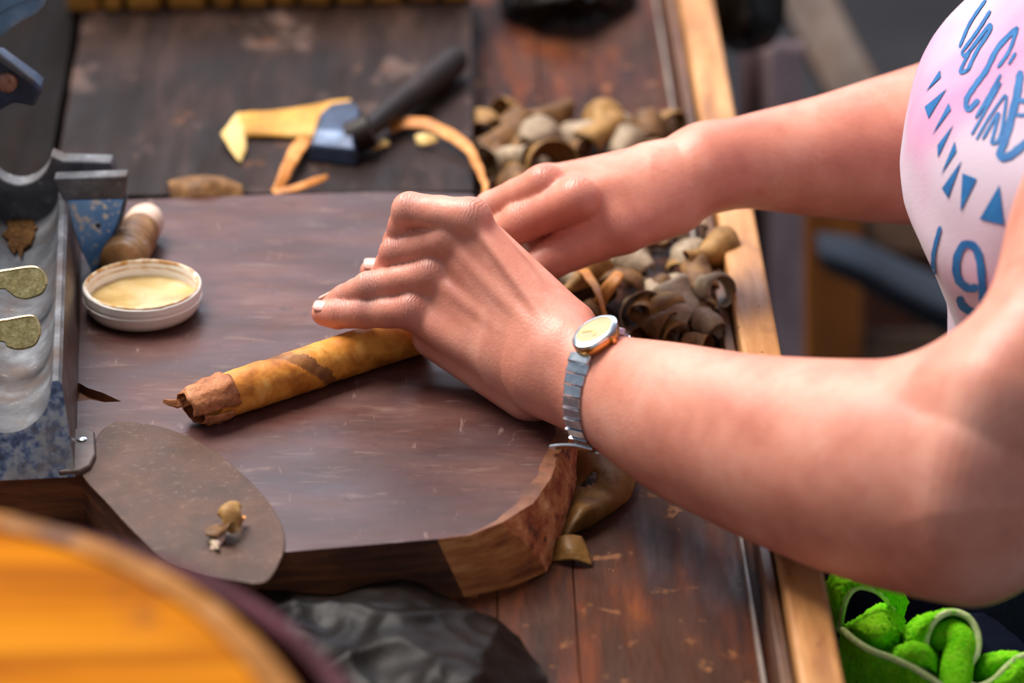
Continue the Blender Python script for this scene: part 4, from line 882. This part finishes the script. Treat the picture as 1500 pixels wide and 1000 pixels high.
sheet([[(1322, 950, -46), (1324, 925, -32), (1342, 906, -20), (1372, 897, -12), (1393, 894, -9)], [(1336, 962, -34), (1340, 932, -18), (1354, 912, -10), (1378, 900, -7), (1395, 895, -6)], [(1356, 966, -30), (1357, 935, -16), (1370, 908, -8), (1393, 896, -6), (1400, 897, -6)]], 40, 20)
q.tube([p for p in catmull(tw([(1362, 945, -34), (1378, 934, -22), (1398, 930, -18), (1408, 945, -20), (1402, 975, -26), (1396, 1030, -34), (1392, 1080, -44)]), 40)], [.004+.0030*min(1, i/12) for i in range(40)], 22)
sheet([[(1418, 985, -52), (1440, 962, -34), (1470, 956, -30), (1510, 958, -34)], [(1420, 990, -44), (1444, 972, -26), (1470, 966, -24), (1505, 962, -26)], [(1432, 1004, -44), (1455, 994, -34), (1478, 974, -30), (1502, 962, -28)]], 40, 20)
sheet([[(1430, 1006, -30), (1455, 996, -28), (1478, 974, -24), (1502, 960, -20), (1570, 955, -18)], [(1440, 1030, -36), (1465, 1020, -34), (1490, 1000, -30), (1515, 990, -28), (1575, 985, -26)], [(1450, 1080, -70), (1475, 1075, -70), (1500, 1065, -70), (1530, 1060, -70), (1590, 1060, -70)]], 60, 24)
towel = tag(q.build('towel', m_towel, solid=.0022, ang=2.5), 'crumpled lime green terry towel beside the rail', 'towel')
for hp in hems:
    q = MB(); q.tube(catmull(hp, 70), .0017, 8); q.build('hem', m_hem, towel)

# ------------------------------------------------------------------ blurred things beyond the rail
def aw(x, y, d): return ad(x, y, d)
q = MB(); hg = at(1092, 30, -.02)
q.patch([[ad(1040, -30, 2.42), ad(1090, -40, 2.38), ad(1150, -30, 2.42)], [ad(1044, 20, 2.42), ad(1094, 14, 2.36), ad(1148, 20, 2.42)], [ad(1052, 58, 2.42), ad(1096, 62, 2.37), ad(1142, 54, 2.42)], [ad(1066, 78, 2.45), ad(1098, 84, 2.45), ad(1130, 74, 2.45)]], 30, 30, fn=lambda p, u, v: crumple(p, u, v, .006, 24))
tag(q.build('plastic_bag', m_bag, solid=.0005, ang=1.5), 'black plastic bag hanging outside the far end of the rail', 'plastic bag')
q = MB(); q.patch([[ad(x+8*math.sin(i*1.7), y, 2.55+.03*math.sin(i*2.1)) for i, x in enumerate((1085, 1108, 1130, 1152, 1170))] for y in (60, 200, 340, 470, 560)], 30, 30)
tag(q.build('hanging_cloth', m_mauve, solid=.004), 'pale mauve cloth hanging beyond the rail', 'cloth')
ch = thing('wooden_chair', 'brown wooden chair beyond the rail behind the person', 'chair', (.40, .72, -.75))
def pole(p, q_, w_, m, nm_):
    b = MB(); t = nrm(q_-p); s_ = nrm(np.cross(t, FW)); u = np.cross(t, s_); b.prism([p-s_*w_-u*w_*.6, p+s_*w_-u*w_*.6, p+s_*w_+u*w_*.6, p-s_*w_+u*w_*.6], q_-p); b.build(nm_, m, ch, bevel=.003)
pole(ad(1150, -60, 2.9), ad(1290, 210, 2.8), .022, m_brownwood, 'back_post')
pole(ad(1216, 290, 2.75), ad(1222, 900, 2.9), .024, m_orangewood, 'leg')
pole(ad(1180, 510, 2.8), ad(1480, 508, 2.8), .014, m_brownwood, 'stretcher')
pole(ad(1180, 310, 2.78), ad(1480, 330, 2.78), .03, m_brownwood, 'seat_rail')
b_ = MB(); b_.prism([ad(1190, 330, 2.86), ad(1480, 345, 2.86), ad(1480, 560, 2.92), ad(1190, 560, 2.92)], FW*.02); b_.build('side_panel', m_orangewood2, ch, bevel=.003)
pole(ad(1440, 290, 2.75), ad(1446, 900, 2.9), .024, m_orangewood, 'leg')
q = MB(); q.patch([[ad(1195, 345, 2.68), ad(1250, 352, 2.66), ad(1320, 385, 2.66), ad(1400, 420, 2.66), ad(1460, 440, 2.68)], [ad(1200, 375, 2.64), ad(1250, 390, 2.62), ad(1320, 425, 2.62), ad(1400, 460, 2.62), ad(1460, 470, 2.64)], [ad(1215, 395, 2.68), ad(1255, 412, 2.66), ad(1320, 450, 2.66), ad(1400, 490, 2.66), ad(1460, 500, 2.68)]], 30, 16)
tag(q.build('folded_cloth', m_navy, solid=.006), 'dark navy cloth draped across the chair beyond the rail', 'cloth')
for o in bpy.data.objects:
    if '_o' in o: del o['_o']
for m in bpy.data.materials:
    if 'nodes_out' in m: del m['nodes_out']
